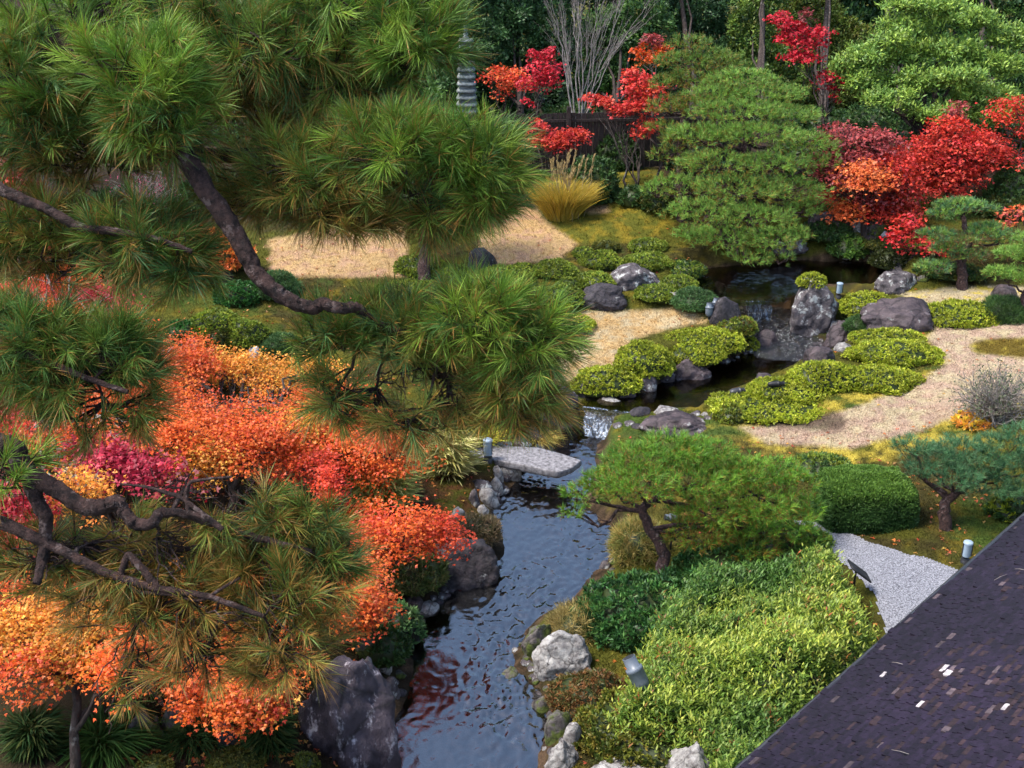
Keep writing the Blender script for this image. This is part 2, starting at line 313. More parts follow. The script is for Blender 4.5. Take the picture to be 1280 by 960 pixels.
def height(X, Y, fine=True):
    X = np.asarray(X, float); Y = np.asarray(Y, float); h = hbase(X, Y)
    p = np.stack([X, Y, X*0], -1)
    h = h + .10*fbm(p*.45, 3, 5) + (.025*fbm(p*2.3, 3, 9) if fine else 0)
    wig = .10*vnoise(p*2.1, 3)+.05*vnoise(p*5.3, 4)
    ya, yb = PZ(1000, 440, Z3A)[1], PZ(930, 396, Z3B)[1]
    zr = Z3A+(Z3B-Z3A)*np.clip((Y-ya)/(yb-ya), 0, 1)
    SD = [(sdist(P, X, Y)+wig, z+0*X, dp) for P, z, dp in WP]+[(sdist(P3, X, Y)+wig*.5, zr, .1)]
    own = np.min([d for d, z, dp in SD], 0) <= 0
    for d, z, dp in SD:      # banks: never under their water, rising gently from it
        h = np.where((d > 0) & (d < .6) & ~own & (h < z+.05), z+.05*(1-d/.6)+np.minimum(h-z, .05)*d/.6, h)
        h = np.where((d > 0) & (d < 1.1) & ~own, np.minimum(h, z+.06+d*.9), h)
    for d, z, dp in SD:
        h = np.where(d <= 0, np.minimum(h, z+.05-(dp+.05)*smooth(0, .4 if dp > .15 else .15, -d)), h)
    for d, z, dp in SD[:-1]:
        h = np.where(d <= 0, np.maximum(h, z-dp-.1), h)
    d, z, dp = SD[-1]; h = np.where(d <= 0, z-.03-.08*smooth(0, .25, -d), h)
    return h
def G(px, py, fine=False):
    px = np.atleast_1d(np.asarray(px, float)); py = np.atleast_1d(np.asarray(py, float)); z = np.full(px.shape, .8)
    for k in range(9):
        p = PZ(px, py, z); z = .5*z+.5*height(p[:, 0], p[:, 1], fine)
    p = PZ(px, py, z); p[:, 2] = height(p[:, 0], p[:, 1]); return p if len(p) > 1 else p[0]
def axis(lo, hi, st, far):
    a = list(np.arange(lo, hi, st)); s_ = st; x = a[-1]; up = []
    while x < far: s_ *= 1.25; x += s_; up.append(x)
    s_ = st; x = lo; dn = []
    while x > -far: s_ *= 1.25; x -= s_; dn.append(x)
    return np.array(dn[::-1]+a+up)
gx = axis(-15, 15, .07, 600); gy = axis(7.5, 34, .07, 600)
X, Y = np.meshgrid(gx, gy); H = height(X, Y)
gp = np.stack([X, Y, H], -1); PXX, PYY = proj(gp)
inview = (Y > 5) & (Y < 45)
n1 = fbm(gp*1.6, 4, 21); n2 = fbm(gp*6.5, 3, 22); n3 = fbm(gp*.5, 3, 23); n4 = fbm(gp*11, 2, 24)
MOSS = np.array([.085, .085, .012]); MOSSY = np.array([.30, .22, .025]); MOSSD = np.array([.055, .045, .014]); SOIL = np.array([.030, .020, .014]); GRN = np.array([.06, .11, .02])
SAND = np.array([.47, .31, .14]); SAND2 = np.array([.46, .28, .17]); PALE = np.array([.46, .37, .23]); MUD = np.array([.035, .024, .014])
def mixc(a, b, t): return a+(b-a)*t[..., None]
gc = mixc(MOSS, MOSSD, smooth(-.2, .35, n1)); gc = mixc(gc, MOSSY*.7, smooth(.1, .75, n2+.5*n3)*.7); gc = mixc(gc, GRN, smooth(.2, .5, n3-.4*n2)*.7)
jx = n2*14+n4*5; jy = n1*7+n4*3
def region(poly, soft=5, jit=1.0, jyk=1.0):
    d = sdist(np.array(poly, float), PXX+jx*jit, (PYY+jy*jit*jyk)*1.0); return smooth(soft, -soft, d)*inview
SOILREG = [(-400, 560), (100, 560), (380, 560), (560, 560), (600, 590), (640, 610), (640, 690), (560, 740), (520, 800), (520, 1200), (-400, 1200)]
gc = mixc(gc, SOIL, region(SOILREG, 20)*.85)
gc = mixc(gc, mixc(np.array([.12, .055, .02]), MOSS, smooth(-.1, .3, n2)), region([(520, 600), (640, 590), (625, 640), (560, 660)], 15))
gc = mixc(gc, SOIL*1.3, region([(-200, 100), (1500, 100), (1500, 255), (900, 235), (740, 215), (600, 220), (500, 280), (-200, 280)], 12))
gc = mixc(gc, mixc(MOSS*1.3, MOSSY*.8, smooth(-.1, .4, n2)), region([(740, 245), (770, 205), (830, 215), (850, 290), (800, 305), (730, 310), (680, 285)], 6))
SA = [[(600, 262), (625, 252), (668, 248), (682, 275), (722, 305), (702, 323), (640, 332), (600, 330)], [(735, 252), (762, 256), (760, 266), (735, 268)],
      [(335, 300), (400, 286), (505, 284), (515, 345), (430, 347), (340, 346)], [(712, 402), (732, 388), (868, 387), (888, 402), (850, 408), (832, 412), (790, 425), (765, 458), (720, 475), (690, 475), (700, 430)]]
for i, P in enumerate(SA): gc = mixc(gc, mixc(SAND, SAND2 if i != 3 else PALE, smooth(-.3, .5, n2))*(1+.18*n4[..., None]), region(P, 3, .35))
PATH = [(1168, 408), (1220, 402), (1400, 396), (1400, 420), (1225, 424), (1212, 432), (1220, 442), (1290, 448), (1400, 455), (1400, 500), (1290, 500), (1230, 510), (1150, 538), (1060, 560), (960, 556), (925, 535), (1000, 528), (1060, 512), (1145, 482), (1185, 452), (1160, 425)]
yel = np.array([.52, .40, .06])
gc = mixc(gc, yel, region([(1130, 385), (1400, 375), (1400, 520), (1150, 560), (1040, 600), (960, 570), (880, 540), (1000, 510), (1150, 460)], 12)*smooth(-.3, .3, n2)*.8)
gc = mixc(gc, mixc(np.array([.42, .29, .21]), PALE, smooth(-.3, .4, n2))*(1+.2*n4[..., None]), region(PATH, 4, .5))
gc = mixc(gc, yel*.9, region([(1020, 565), (1110, 555), (1120, 600), (1030, 600)], 10)*smooth(-.3, .3, n2))
gc = mixc(gc, mixc(np.array([.13, .09, .015]), yel*.8, smooth(.1, .5, n2)), region([(1218, 428), (1250, 421), (1400, 420), (1400, 450), (1280, 448), (1225, 440)], 3, .3))
gc = mixc(gc, mixc(PALE, yel, smooth(0, .4, n2)), region([(1120, 366), (1180, 360), (1400, 356), (1400, 372), (1290, 380), (1150, 378)], 3, .3))
gc = mixc(gc, SOIL*1.6, region([(930, 505), (1060, 520), (1050, 540), (920, 530)], 6, .5)*.8)
wet = np.zeros_like(H)
for P, z, dp in WP: wet = np.maximum(wet, smooth(.10, -.05, sdist(P, X, Y)+.1*n2))
wet = np.maximum(wet, smooth(.1, -.05, sdist(P3, X, Y)))
gc = mixc(gc, mixc(MUD, np.array([.12, .075, .045]), smooth(-.1, .4, n4))*(1+.5*n2[..., None]), wet)
GX, GY, GZ, GC = X, Y, H, gc
def sheet(name, mask, mat, dz, kind='structure', col=gc, Z=None):
    ny, nx = mask.shape; idx = -np.ones(mask.shape, int)
    fm = mask[:-1, :-1] & mask[1:, :-1] & mask[:-1, 1:] & mask[1:, 1:]
    ii = np.arange(nx*ny).reshape(ny, nx); Q = np.stack([ii[:-1, :-1][fm], ii[:-1, 1:][fm], ii[1:, 1:][fm], ii[1:, :-1][fm]], -1)
    u, inv = np.unique(Q, return_inverse=True); V = np.stack([X.ravel()[u], Y.ravel()[u], (H if Z is None else Z).ravel()[u]+dz], -1)
    A = Acc(); A.add(V, inv.reshape(Q.shape), col.reshape(-1, 3)[u]); return tag(A.build(name, mat), kind=kind)
sheet('ground', np.ones(H.shape, bool), 'ground', 0)
GRAVEL = [(985, 648), (1040, 657), (1110, 685), (1205, 714), (1320, 780), (1150, 960), (1060, 860), (1104, 790), (1088, 740), (1040, 695)]
_gp = G(*np.array(GRAVEL, float).T)
def finesheet(name, poly, mat, st=.03, dz=.012):
    fx, fy = np.meshgrid(np.arange(poly[:, 0].min(), poly[:, 0].max(), st), np.arange(poly[:, 1].min(), poly[:, 1].max(), st))
    q = np.stack([fx, fy, fx*0], -1); ins = sdist(poly[:, :2], fx+.03*vnoise(q*8, 1), fy+.03*vnoise(q*8, 2)) < 0
    ix = np.clip(np.searchsorted(gx, fx)-1, 0, len(gx)-2); iy = np.clip(np.searchsorted(gy, fy)-1, 0, len(gy)-2)
    tx = (fx-gx[ix])/(gx[ix+1]-gx[ix]); ty = (fy-gy[iy])/(gy[iy+1]-gy[iy])
    fz = (H[iy, ix]*(1-tx)+H[iy, ix+1]*tx)*(1-ty)+(H[iy+1, ix]*(1-tx)+H[iy+1, ix+1]*tx)*ty+dz+.004*vnoise(q*30, 3)
    fm = ins[:-1, :-1] & ins[1:, :-1] & ins[:-1, 1:] & ins[1:, 1:]; ii = np.arange(fx.size).reshape(fx.shape)
    Q = np.stack([ii[:-1, :-1][fm], ii[:-1, 1:][fm], ii[1:, 1:][fm], ii[1:, :-1][fm]], -1); u, inv = np.unique(Q, return_inverse=True)
    A = Acc(); A.add(np.stack([fx.ravel()[u], fy.ravel()[u], fz.ravel()[u]], -1), inv.reshape(Q.shape)); return tag(A.build(name, mat), kind='structure')
finesheet('gravel_path', _gp, 'gravel')
def hgrid(x, y):
    ix = np.clip(np.searchsorted(gx, x)-1, 0, len(gx)-2); iy = np.clip(np.searchsorted(gy, y)-1, 0, len(gy)-2)
    tx = (x-gx[ix])/(gx[ix+1]-gx[ix]); ty = (y-gy[iy])/(gy[iy+1]-gy[iy])
    return (H[iy, ix]*(1-tx)+H[iy, ix+1]*tx)*(1-ty)+(H[iy+1, ix]*(1-tx)+H[iy+1, ix+1]*tx)*ty
def G(px, py):
    px = np.atleast_1d(np.asarray(px, float)); py = np.atleast_1d(np.asarray(py, float)); z = np.full(px.shape, .8)
    for k in range(12):
        p = PZ(px, py, z); z = .5*z+.5*hgrid(p[:, 0], p[:, 1])
    p = PZ(px, py, z); p[:, 2] = hgrid(p[:, 0], p[:, 1]); return p if len(p) > 1 else p[0]
# water sheets
def wsheet(name, P, z, mat, grow=.14):
    m = (sdist(P, X, Y) < grow+.0) & inview
    sheet(name, m, mat, 0, Z=np.full(H.shape, z)+.0)
def ripple(name, P, z, mat, st=.021, grow=.18, amp=.014):
    lo, hi = P.min(0)-grow, P.max(0)+grow; lo[1] = max(lo[1], 8.0); fx, fy = np.meshgrid(np.arange(lo[0], hi[0], st), np.arange(lo[1], hi[1], st)); q = np.stack([fx, fy, fx*0], -1)
    big = smooth(-.5, .4, vnoise(q*.9, 71)); fz = z+amp*(.35+.9*big)*(vnoise(q*np.array([15, 10, 1])+1.5*vnoise(q*2, 3)[..., None], 1)*.9+.6*vnoise(q*np.array([24, 15, 1])+vnoise(q*5, 9)[..., None], 2)+.5*(1-2*np.abs(vnoise(q*np.array([13, 8, 1])+2*vnoise(q*1.3, 8)[..., None], 6))))
    ins = sdist(P, fx, fy) < grow; fm = ins[:-1, :-1] & ins[1:, :-1] & ins[:-1, 1:] & ins[1:, 1:]; ii = np.arange(fx.size).reshape(fx.shape)
    Q = np.stack([ii[:-1, :-1][fm], ii[:-1, 1:][fm], ii[1:, 1:][fm], ii[1:, :-1][fm]], -1); u, inv = np.unique(Q, return_inverse=True)
    A = Acc(); A.add(np.stack([fx.ravel()[u], fy.ravel()[u], fz.ravel()[u]], -1), inv.reshape(Q.shape)); tag(A.build(name, mat), kind='structure')
ripple('stream_water', WP[0][0], Z1, 'water_stream')
wsheet('pool_water', WP[1][0], Z2, 'water_still', .16)
wsheet('pond_water', WP[2][0], Z4, 'water_still', .2); wsheet('back_stream_water', WP[3][0], Z5, 'water_stream', .2)
ya, yb = PZ(1000, 440, Z3A)[1], PZ(930, 396, Z3B)[1]
ZR = Z3A+(Z3B-Z3A)*np.clip((Y-ya)/(yb-ya), 0, 1)+.025*fbm(gp*4, 2, 31)
sheet('riffle_water', (sdist(P3, X, Y) < .12) & inview, 'water_riffle', .005, Z=ZR)
def fall(name, lab, xs, ytop, ztop, ybot, zbot, n=26):
    tp = np.array([PZ(x, yt, ztop) for x, yt in zip(np.linspace(*xs[:2], n), np.interp(np.linspace(0, 1, n), np.linspace(0, 1, len(ytop)), ytop))])
    bt = np.array([PZ(x, yt, zbot) for x, yt in zip(np.linspace(*xs[2:], n), np.interp(np.linspace(0, 1, n), np.linspace(0, 1, len(ybot)), ybot))])
    V = []; m = 9
    for k in range(m):
        t = k/(m-1); p = tp+(bt-tp)*t; p[:, 2] = ztop+.01+(zbot-.02-ztop)*t**1.6; p += .025*rng.normal(size=p.shape)*(0.3+t); V.append(p)
    V = np.array(V).reshape(-1, 3); F = np.array([[i*n+j, i*n+j+1, (i+1)*n+j+1, (i+1)*n+j] for i in range(m-1) for j in range(n-1)])
    A = Acc(); A.add(V, F); return tag(A.build(name, 'water_fall'), lab, kind='structure')
fall('cascade_water', None, (728, 880, 732, 850), [508, 514, 520, 518], Z2, [546, 552, 553, 545], Z1)
fall('waterfall_water', None, (930, 962, 934, 964), [377, 377], Z4, [400, 401], Z3B, 14)
# ================================================================== makers
bm_ = bmesh.new(); bmesh.ops.create_icosphere(bm_, subdivisions=5, radius=1)
ICO_V = nrm(np.array([v.co[:] for v in bm_.verts])); ICO_F = np.array([[v.index for v in f.verts] for f in bm_.faces]); bm_.free()
bm_ = bmesh.new(); bmesh.ops.create_icosphere(bm_, subdivisions=3, radius=1)
ICS_V = nrm(np.array([v.co[:] for v in bm_.verts])); ICS_F = np.array([[v.index for v in f.verts] for f in bm_.faces]); bm_.free()
def fit(x0, x1, y0, y1, dr=.75, z=None):
    """centre on the ground, half width, half depth, height of the half ellipsoid that fills this box of the photograph"""
    cx = (x0+x1)/2; by = y1
    for k in range(4):
        g = G(cx, by) if z is None else PZ(cx, by, z); zc = depth(g); el = math.atan2(CAMZ-g[2], g[1]); rx = (x1-x0)/2*zc/F_PX; ry = rx*dr
        by = y1-ry*math.sin(el)*F_PX/zc
        by = max(by, (y0+y1)/2)
    ry = (y1-by)*zc/F_PX/math.sin(el)
    up = (by-y0)*zc/F_PX; q = up*up-(ry*math.sin(el))**2
    h = math.sqrt(max(q, 0))/math.cos(el); h = max(h, .3*min(rx, ry)+.02)
    return g, rx, ry, h
rock_n = 0
ROCKTOP = {}
def rock(box_, mat, label, cat='rock', name='rock', group=None, dr=.75, z=None, cuts=9, rough=.16, rz=None, small=False, peak=None, seed=None):
    global rock_n; rock_n += 1; r = np.random.default_rng(100+rock_n if seed is None else seed)
    g, rx, ry, h = fit(*box_, dr=dr, z=z)
    V = (ICS_V if small else ICO_V).copy(); F = ICS_F if small else ICO_F
    d = nrm(r.normal(size=(cuts, 3))); d[:, 2] = np.abs(d[:, 2])*.8; d = nrm(d)
    for k in range(cuts):
        lim = r.uniform(.66, .9); s_ = V@d[k]; V -= np.maximum(s_-lim, 0)[:, None]*d[k]*.93
    ext = np.array([np.ptp(V[:, 0])/2, np.ptp(V[:, 1])/2, V[:, 2].max()])
    V[:, 0] -= (V[:, 0].max()+V[:, 0].min())/2; V[:, 1] -= (V[:, 1].max()+V[:, 1].min())/2; V /= ext
    if peak: V[:, 0] += np.maximum(V[:, 2], 0)**1.5*peak; V[:, :1] *= (1-.12*np.clip(V[:, 2:3], 0, 1)); V[:, 0] /= max(1e-6, np.abs(V[:, 0]).max())
    off = r.uniform(0, 50, 3); nv = nrm(V)
    V = V*(1+rough*fbm(V*1.7+off, 4, 3)[:, None]+.13*(np.abs(vnoise(V*2.6+off, 8))-.3)[:, None]+.045*(1-2*np.abs(vnoise(V*np.array([9, 9, 5])+off, 9)))[:, None]+.02*vnoise(V*22+off, 10)[:, None])
    h *= .82 if h > .35 and box_[0] != 987 else 1; V = V*np.array([rx, ry, h]); V[:, 2] = np.maximum(V[:, 2], -.25-.1*h); ROCKTOP[box_[0]] = V[np.argmax(V[:, 2])]+g
    A = Acc(); A.add(V+g, F); o = A.build(name, mat, origin=g); return tag(o, label, cat, group)
def shrub(box_, pal, label, on=None, cat='shrub', name='clipped_shrub', group=None, dr=.85, L=.045, W=.024, k=7, dens=1.0, lump=.14, lumps=3.0, mat='leaf', spread=1.0, up=.5, tip=None, z=None, core=(.035, .05, .012), kind='rhomb', hmul=1., stems=0):
    g, rx, ry, h = fit(*box_, dr=dr, z=z)
    if on: g = ROCKTOP[on]+np.array([.03, .10, -.16]); h = .17; rx = .25; ry = .2
    h *= hmul*.70 if not on else 1.2; rx *= 1.06; ry *= 1.1; off = rng.uniform(0, 50, 3); R3 = np.array([rx, ry, h])
    def surf(d):
        p = d*R3; return p*(1+lump*vnoise(p*lumps/.6+off, 3)+lump*.6*vnoise(p*lumps*2.6+off, 4))[:, None]
    A = Acc(); V = surf(ICS_V)*.9; V[:, 2] = np.maximum(V[:, 2], -.06); A.add(V+g, ICS_F, core)
    area = 2*np.pi*((rx*ry)**1.6/3+(rx*h)**1.6/3+(ry*h)**1.6/3)**(1/1.6)
    n = int(min(14000, max(80, dens*2.6*area/(k*L*W*.5))))
    d = rdir(n); d[:, 2] = np.abs(d[:, 2]); d[:, 2] = np.where(rng.uniform(size=n) < .25, d[:, 2]*.3, d[:, 2]); d = nrm(d)
    P = surf(d)*(1-.10*rng.uniform(0, 1, (n, 1))**2); nn = nrm(d/R3**1.0*min(rx, h)+np.array([0, 0, up]))
    base = pick(pal, n); base *= (1+.45*vnoise(P*5+off, 6)[:, None])
    P3 = np.repeat(P+g, k, 0); D = nrm(np.repeat(nn, k, 0)*1.0+rng.normal(size=(n*k, 3))*spread*.75); C = np.repeat(base, k, 0)*rng.uniform(.65, 1.35, (n*k, 1))
    if tip is not None:
        u = rng.uniform(size=(n*k, 1)) < .3; C = np.where(u, np.asarray(tip)*rng.uniform(.7, 1.2, (n*k, 1)), C)
    leaves(A, P3, D, rdir(n*k)+nn.repeat(k, 0)*.6, L*rng.uniform(.7, 1.3, n*k), W*rng.uniform(.8, 1.2, n*k), C, kind)
    o = A.build(name, mat, origin=g); return tag(o, label, cat, group)
def blob_center(b, zc0):
    """(px, py, rx, ry, dd): centre at the base's depth + dd"""
    px, py, rx, ry = b[:4]; dd = b[4] if len(b) > 4 else 0; zc = zc0+dd; c = PD(px, py, zc); return c, rx*zc/F_PX, ry*zc/F_PX
def maple(label, base, blobs, pals, L=.06, cover=2.2, trunkr=.05, bark='bark', group='autumn maples', zc=None, ztop=None, kind='tri3', flat=.35, twigs=5, basez=None, stems=1, sway=.12, mat='leaf', name='maple_tree', cat='tree', hub=.45):
    g = G(*base) if basez is None else PZ(base[0], base[1], basez); zc0 = depth(g) if zc is None else zc
    root = empty(name, g, label, cat, group); A = Acc(); T = Acc(); cs = []
    for b in blobs:
        if ztop is not None:
            zt = ztop+(b[4] if len(b) > 4 else 0); c = PZ(b[0], b[1], zt); q = depth(c); rx, ry = b[2]*q/F_PX*1.22, b[3]*q/F_PX*1.7
            el = .55; rz = max(.18, ry*flat); rd = ry
        else:
            c, rx, rz = blob_center(b, zc0); rd = max(rx*.75, rz*.8)
        pal = pals[b[5] if len(b) > 5 else 0]; cs.append((c, rx, rd, rz))
        LA = L*L*(.34 if kind == 'tri3' else .5 if kind == 'star' else .28); n = int(cover*np.pi*max(rx*rd*.8, rx*rz)/LA); k = 16; m = max(4, n//k)
        m = int(m*1.25); P, d = inell(m, c, (rx, rd, rz*(1.5 if L < .05 else 1.1)), .2); P = P+d*np.array([rx, rd, rz])*(.45*vnoise(P*(2.6 if L < .05 else 1.5)+3, 15)[:, None]); P = P[vnoise(P*np.array([3.2, 3.2, 6.5]) if L < .05 else P*2.4, 16) > (-.17 if L < .05 else -.3)]; m = len(P); d = nrm(P-c); tilt = nrm(np.array([0, 0, 1.])+rng.normal(size=(m, 3))*.2+d*np.array([.3, .3, 0]))
        base_c = pick(pal, m); base_c *= (1+.3*vnoise(P*2.2, 5)[:, None])
        Xp, Yp = perp(tilt); rr = rng.uniform(.05, 1, (m, k, 1))**.6*min(.26 if L < .05 else .36, rx*.8)*rng.uniform(.6, 1.3, (m, 1, 1)); an = rng.uniform(0, 2*np.pi, (m, k, 1))
        Q = P[:, None]+(Xp[:, None]*np.cos(an)+Yp[:, None]*np.sin(an))*rr+tilt[:, None]*rng.normal(size=(m, k, 1))*.014
        Q = Q.reshape(-1, 3); D = nrm((Xp[:, None]*np.cos(an)+Yp[:, None]*np.sin(an)).reshape(-1, 3)+rng.normal(size=(m*k, 3))*.5)
        NN = nrm(np.repeat(tilt, k, 0)+rng.normal(size=(m*k, 3))*.45); LL = L*rng.uniform(.65, 1.2, m*k)
        leaves(A, Q, D, NN, LL, LL, np.repeat(base_c, k, 0)*rng.uniform(.7, 1.3, (m*k, 1)), kind)
    cm = np.mean([c for c, *_ in cs], 0)
    for s_ in range(stems):
        g2 = g+np.array([rng.normal()*.06, rng.normal()*.06, -.15])*(1 if stems > 1 else 1); g2[2] = g[2]-.15
        hb = g+(cm-g)*hub+np.array([rng.normal()*.15*(stems > 1), rng.normal()*.1, 0])
        pts = limb(g2, hb, sway, 8); tube(T, pts, np.linspace(trunkr, trunkr*.6, 8), 8, rough=.06)
        for i, (c, rx, rd, rz) in enumerate(cs):
            if i % stems != s_: continue
            e = c+np.array([0, 0, -rz*.2]); st = pts[rng.integers(4, 8)]; q = limb(st, e, .10, 7, .05); tube(T, q, np.linspace(trunkr*.5, trunkr*.16, 7), 6)
            for _ in range(twigs):
                j = rng.integers(2, 7); p1 = c+rdir(1)[0]*np.array([rx, rd, rz])*rng.uniform(.5, .95); q2 = limb(q[j], p1, .12, 5, .04); tube(T, q2, np.linspace(trunkr*.2, trunkr*.06, 5), 4)
                for _2 in range(2):
                    p2 = p1+rdir(1)[0]*np.array([rx, rd, rz])*.35; tube(T, limb(q2[3], p2, .1, 3), [trunkr*.1, trunkr*.07, trunkr*.04], 3)
    T.build('trunk', bark, root); A.build('crown', mat, root); return root
def cx_(c): return float(c[0]*3.1)
def pine(label, base, pads, trunk, pal, brown=(.20, .09, .02), L=.10, W=.007, K=16, dens=1.0, trunkr=.12, shoot=.05, group='garden pines', pb=.12, name='pine_tree', flat=.6, zc=None, bark='bark_pine', spread=(.3, 1.15), tdir=.9, two=False, droop=.1):
    """trunk: list of px,py,dd from the base upward"""
    g = G(*base); zc0 = depth(g) if zc is None else zc; root = empty(name, g, label, 'tree', group); A = Acc(); T = Acc()
    tp = np.array([g-np.array([0, 0, .2])]+[PD(x, y, zc0+d) for x, y, d in trunk])
    tt = np.linspace(0, len(tp)-1, len(tp)*4); tp = np.stack([np.interp(tt, np.arange(len(tp)), tp[:, i]) for i in range(3)], 1)
    for _ in range(2): tp[1:-1] = (tp[:-2]+2*tp[1:-1]+tp[2:])/4
    tp[1:-1] += rng.normal(size=(len(tp)-2, 3))*trunkr*.12; rad = trunkr*np.linspace(1.15, .35, len(tp)); tube(T, tp, rad, 10, rough=.1)
    for b in pads:
        c, rx, rz = blob_center(b, zc0); rd = max(rx*.8, rz); br = b[5] if len(b) > 5 else 0.
        j = np.argmin(np.linalg.norm(tp-c, axis=1)+np.where(tp[:, 2] > c[2]+.1, 1.0, 0)+np.where(np.arange(len(tp)) < len(tp)*.4, 2.0, 0)); q = limb(tp[j], c-np.array([0, 0, rz*.5]), .10, 7, -.03); r0 = min(rad[j]*.55, trunkr*.4); tube(T, q, np.linspace(r0, r0*.35, 7), 6, rough=.08)
        rz *= .72; c = c+np.array([0, -rd*.15, 0]); n = int(dens*4.6*(rx*rd+rx*rz)/(L*L))
        n = int(n*1.35); P, d = inell(n, c, (rx, rd, rz), .62, True); P += d*np.array([rx, rd, rz])*(.22*vnoise(d*3.3+cx_(c), 6)[:, None]); P[:, 2] = np.where(P[:, 2] < c[2]-rz*.3, c[2]-rz*.3+rng.uniform(-.04, .03, n), P[:, 2]); P += .03*rx*rng.normal(size=P.shape)
        lump = vnoise(P/(rx*.30)+7, 4); P[:, 2] += lump*rz*.30
        D = nrm(np.array([0, 0, tdir])+d*np.array([.9, .9, .5])+rng.normal(size=(n, 3))*.25)
        low = np.clip((c[2]+rz*.1-P[:, 2])/rz, 0, 1); C = pick(pal, n)*(1+.22*lump[:, None])
        needles(A, P, D, K, L*rng.uniform(.8, 1.1, n), W, C, shoot, spread, droop, brown=brown, pbrown=pb+low*.45+br, two=two)
        for _ in range(int(6+rx*8)):
            p1 = P[rng.integers(0, n)]; q2 = limb(q[rng.integers(3, 7)], p1, .1, 5); tube(T, q2, np.linspace(r0*.25, r0*.1, 5), 4)
    T.build('trunk', bark, root); A.build('crown', 'needle', root); return root
# ================================================================== shingled roof of the pavilion below the balcony
def pavilion():
    a = PZ(925, 960, 3.2); b = PZ(1280, 645, 3.2); e = nrm(b-a); e[2] = 0; e = nrm(e); s = math.tan(math.radians(29)); up = nrm(np.array([e[1], -e[0], s])); n = np.cross(e, up)
    if n[2] < 0: n = -n
    o = a-e*3.5; root = empty('pavilion', o*np.array([1, 1, 0])+np.array([0, 0, .5]), 'pavilion with a dark purple shingled roof below the viewer', 'pavilion')
    A = Acc(); rows = 175; ex = .032; R = rng
    for i in range(rows):
        w_ = R.uniform(.055, .105, 220); x = np.concatenate([[0], np.cumsum(w_)]); x = x[x < 11.0]; x[0] = 0; m = len(x)-1; off = R.uniform(0, .04) if i else 0
        xs = x[:-1]+off*(i > 0); xe = x[1:]-.004+off*(i > 0); lift = R.uniform(.006, .012, m)+(R.uniform(size=m) < .04)*R.uniform(.004, .014, m)
        q0 = i*ex+R.normal(size=m)*(.004 if i else .007); q1 = (i+1)*ex+.02
        wob = .012*vnoise(np.stack([xs*1.5, np.full(m, i*.09), xs*0], -1), 2)
        P = lambda x_, t_, z_: o+x_[:, None]*e+np.asarray(t_).reshape(-1, 1)*up+(z_)[:, None]*n
        q1a = np.full(m, q1); base = lift*0+wob
        vs = np.stack([P(xs, q0, base+lift), P(xe, q0, base+lift), P(xe, q1a, base+.001), P(xs, q1a, base+.001), P(xs, q0, base-.012), P(xe, q0, base-.012), P(xe, q1a, base-.012), P(xs, q1a, base-.012)], 1)
        c = np.array([.0165, .0100, .0235])*R.uniform(.45, 1.05, (m, 1)); pn = vnoise(np.stack([xs*1.1, np.full(m, i*ex*1.1), xs*0], -1), 12)[:, None]
        c = np.where(R.uniform(size=(m, 1)) < .13+.2*pn, np.array([.027, .015, .017])*R.uniform(.6, 1.4, (m, 1)), c)
        c = np.where(R.uniform(size=(m, 1)) < .018+.05*np.maximum(pn, 0), np.array([.085, .062, .066])*R.uniform(.7, 1.3, (m, 1)), c)
        c = np.where(R.uniform(size=(m, 1)) < .0045, np.array([.42, .38, .37]), c)
        c = c*(1+.35*pn)
        k = np.arange(m)[:, None]*8; F = np.concatenate([k+np.array([[0, 1, 2, 3]]), k+np.array([[0, 4, 5, 1]]), k+np.array([[0, 3, 7, 4]]), k+np.array([[1, 5, 6, 2]])])
        A.add(vs.reshape(-1, 3), F, np.repeat(c, 8, 0))
    rf = A.build('roof', 'roof_shingle', root, smooth_=False)
    U = Acc(); Rm = np.stack([e, up, n], 1); L = 11.0; D = rows*ex
    box(U, o+e*L/2+up*D/2-n*.055, (L-.02, D-.02, .07), R=Rm); U.build('roof_deck', 'fence_wood', root)
    ed = Acc(); box(ed, o+e*L/2-up*.022-n*.03, (L, .03, .07), R=Rm); ed.build('eave_board', 'metal_dark', root)
    # pale pine needles and a leaf or two lying on the shingles
    Wl = Acc(); hz = np.array([up[0], up[1], 0]); hz = nrm(hz)
    c0 = o+e*L/2+hz*1.0; c0[2] = 1.6; box(Wl, c0+e*0-np.array([0, 0, 0])+hz*.0, (L-1.2, .14, 3.0), R=np.stack([e, hz, [0, 0, 1]], 1)); Wl.build('wall', 'wall_plaster', root)
    for i in range(26):
        x, t = rng.uniform(3.2, 8.5), rng.uniform(.05, 3.2); p = o+e*x+up*t+n*.022; d = nrm(e*rng.normal()+up*rng.normal()); B = Acc(); ln = rng.uniform(.05, .16)
        tube(B, [p-d*ln/2, p+n*.004, p+d*ln/2], [.0016, .002, .0012], 4); tag(B.build('fallen_twig', 'bark_pale', origin=p), 'thin pale twig or pine needle fallen on the dark shingle roof', 'twig', 'twigs fallen on the roof')
pavilion()
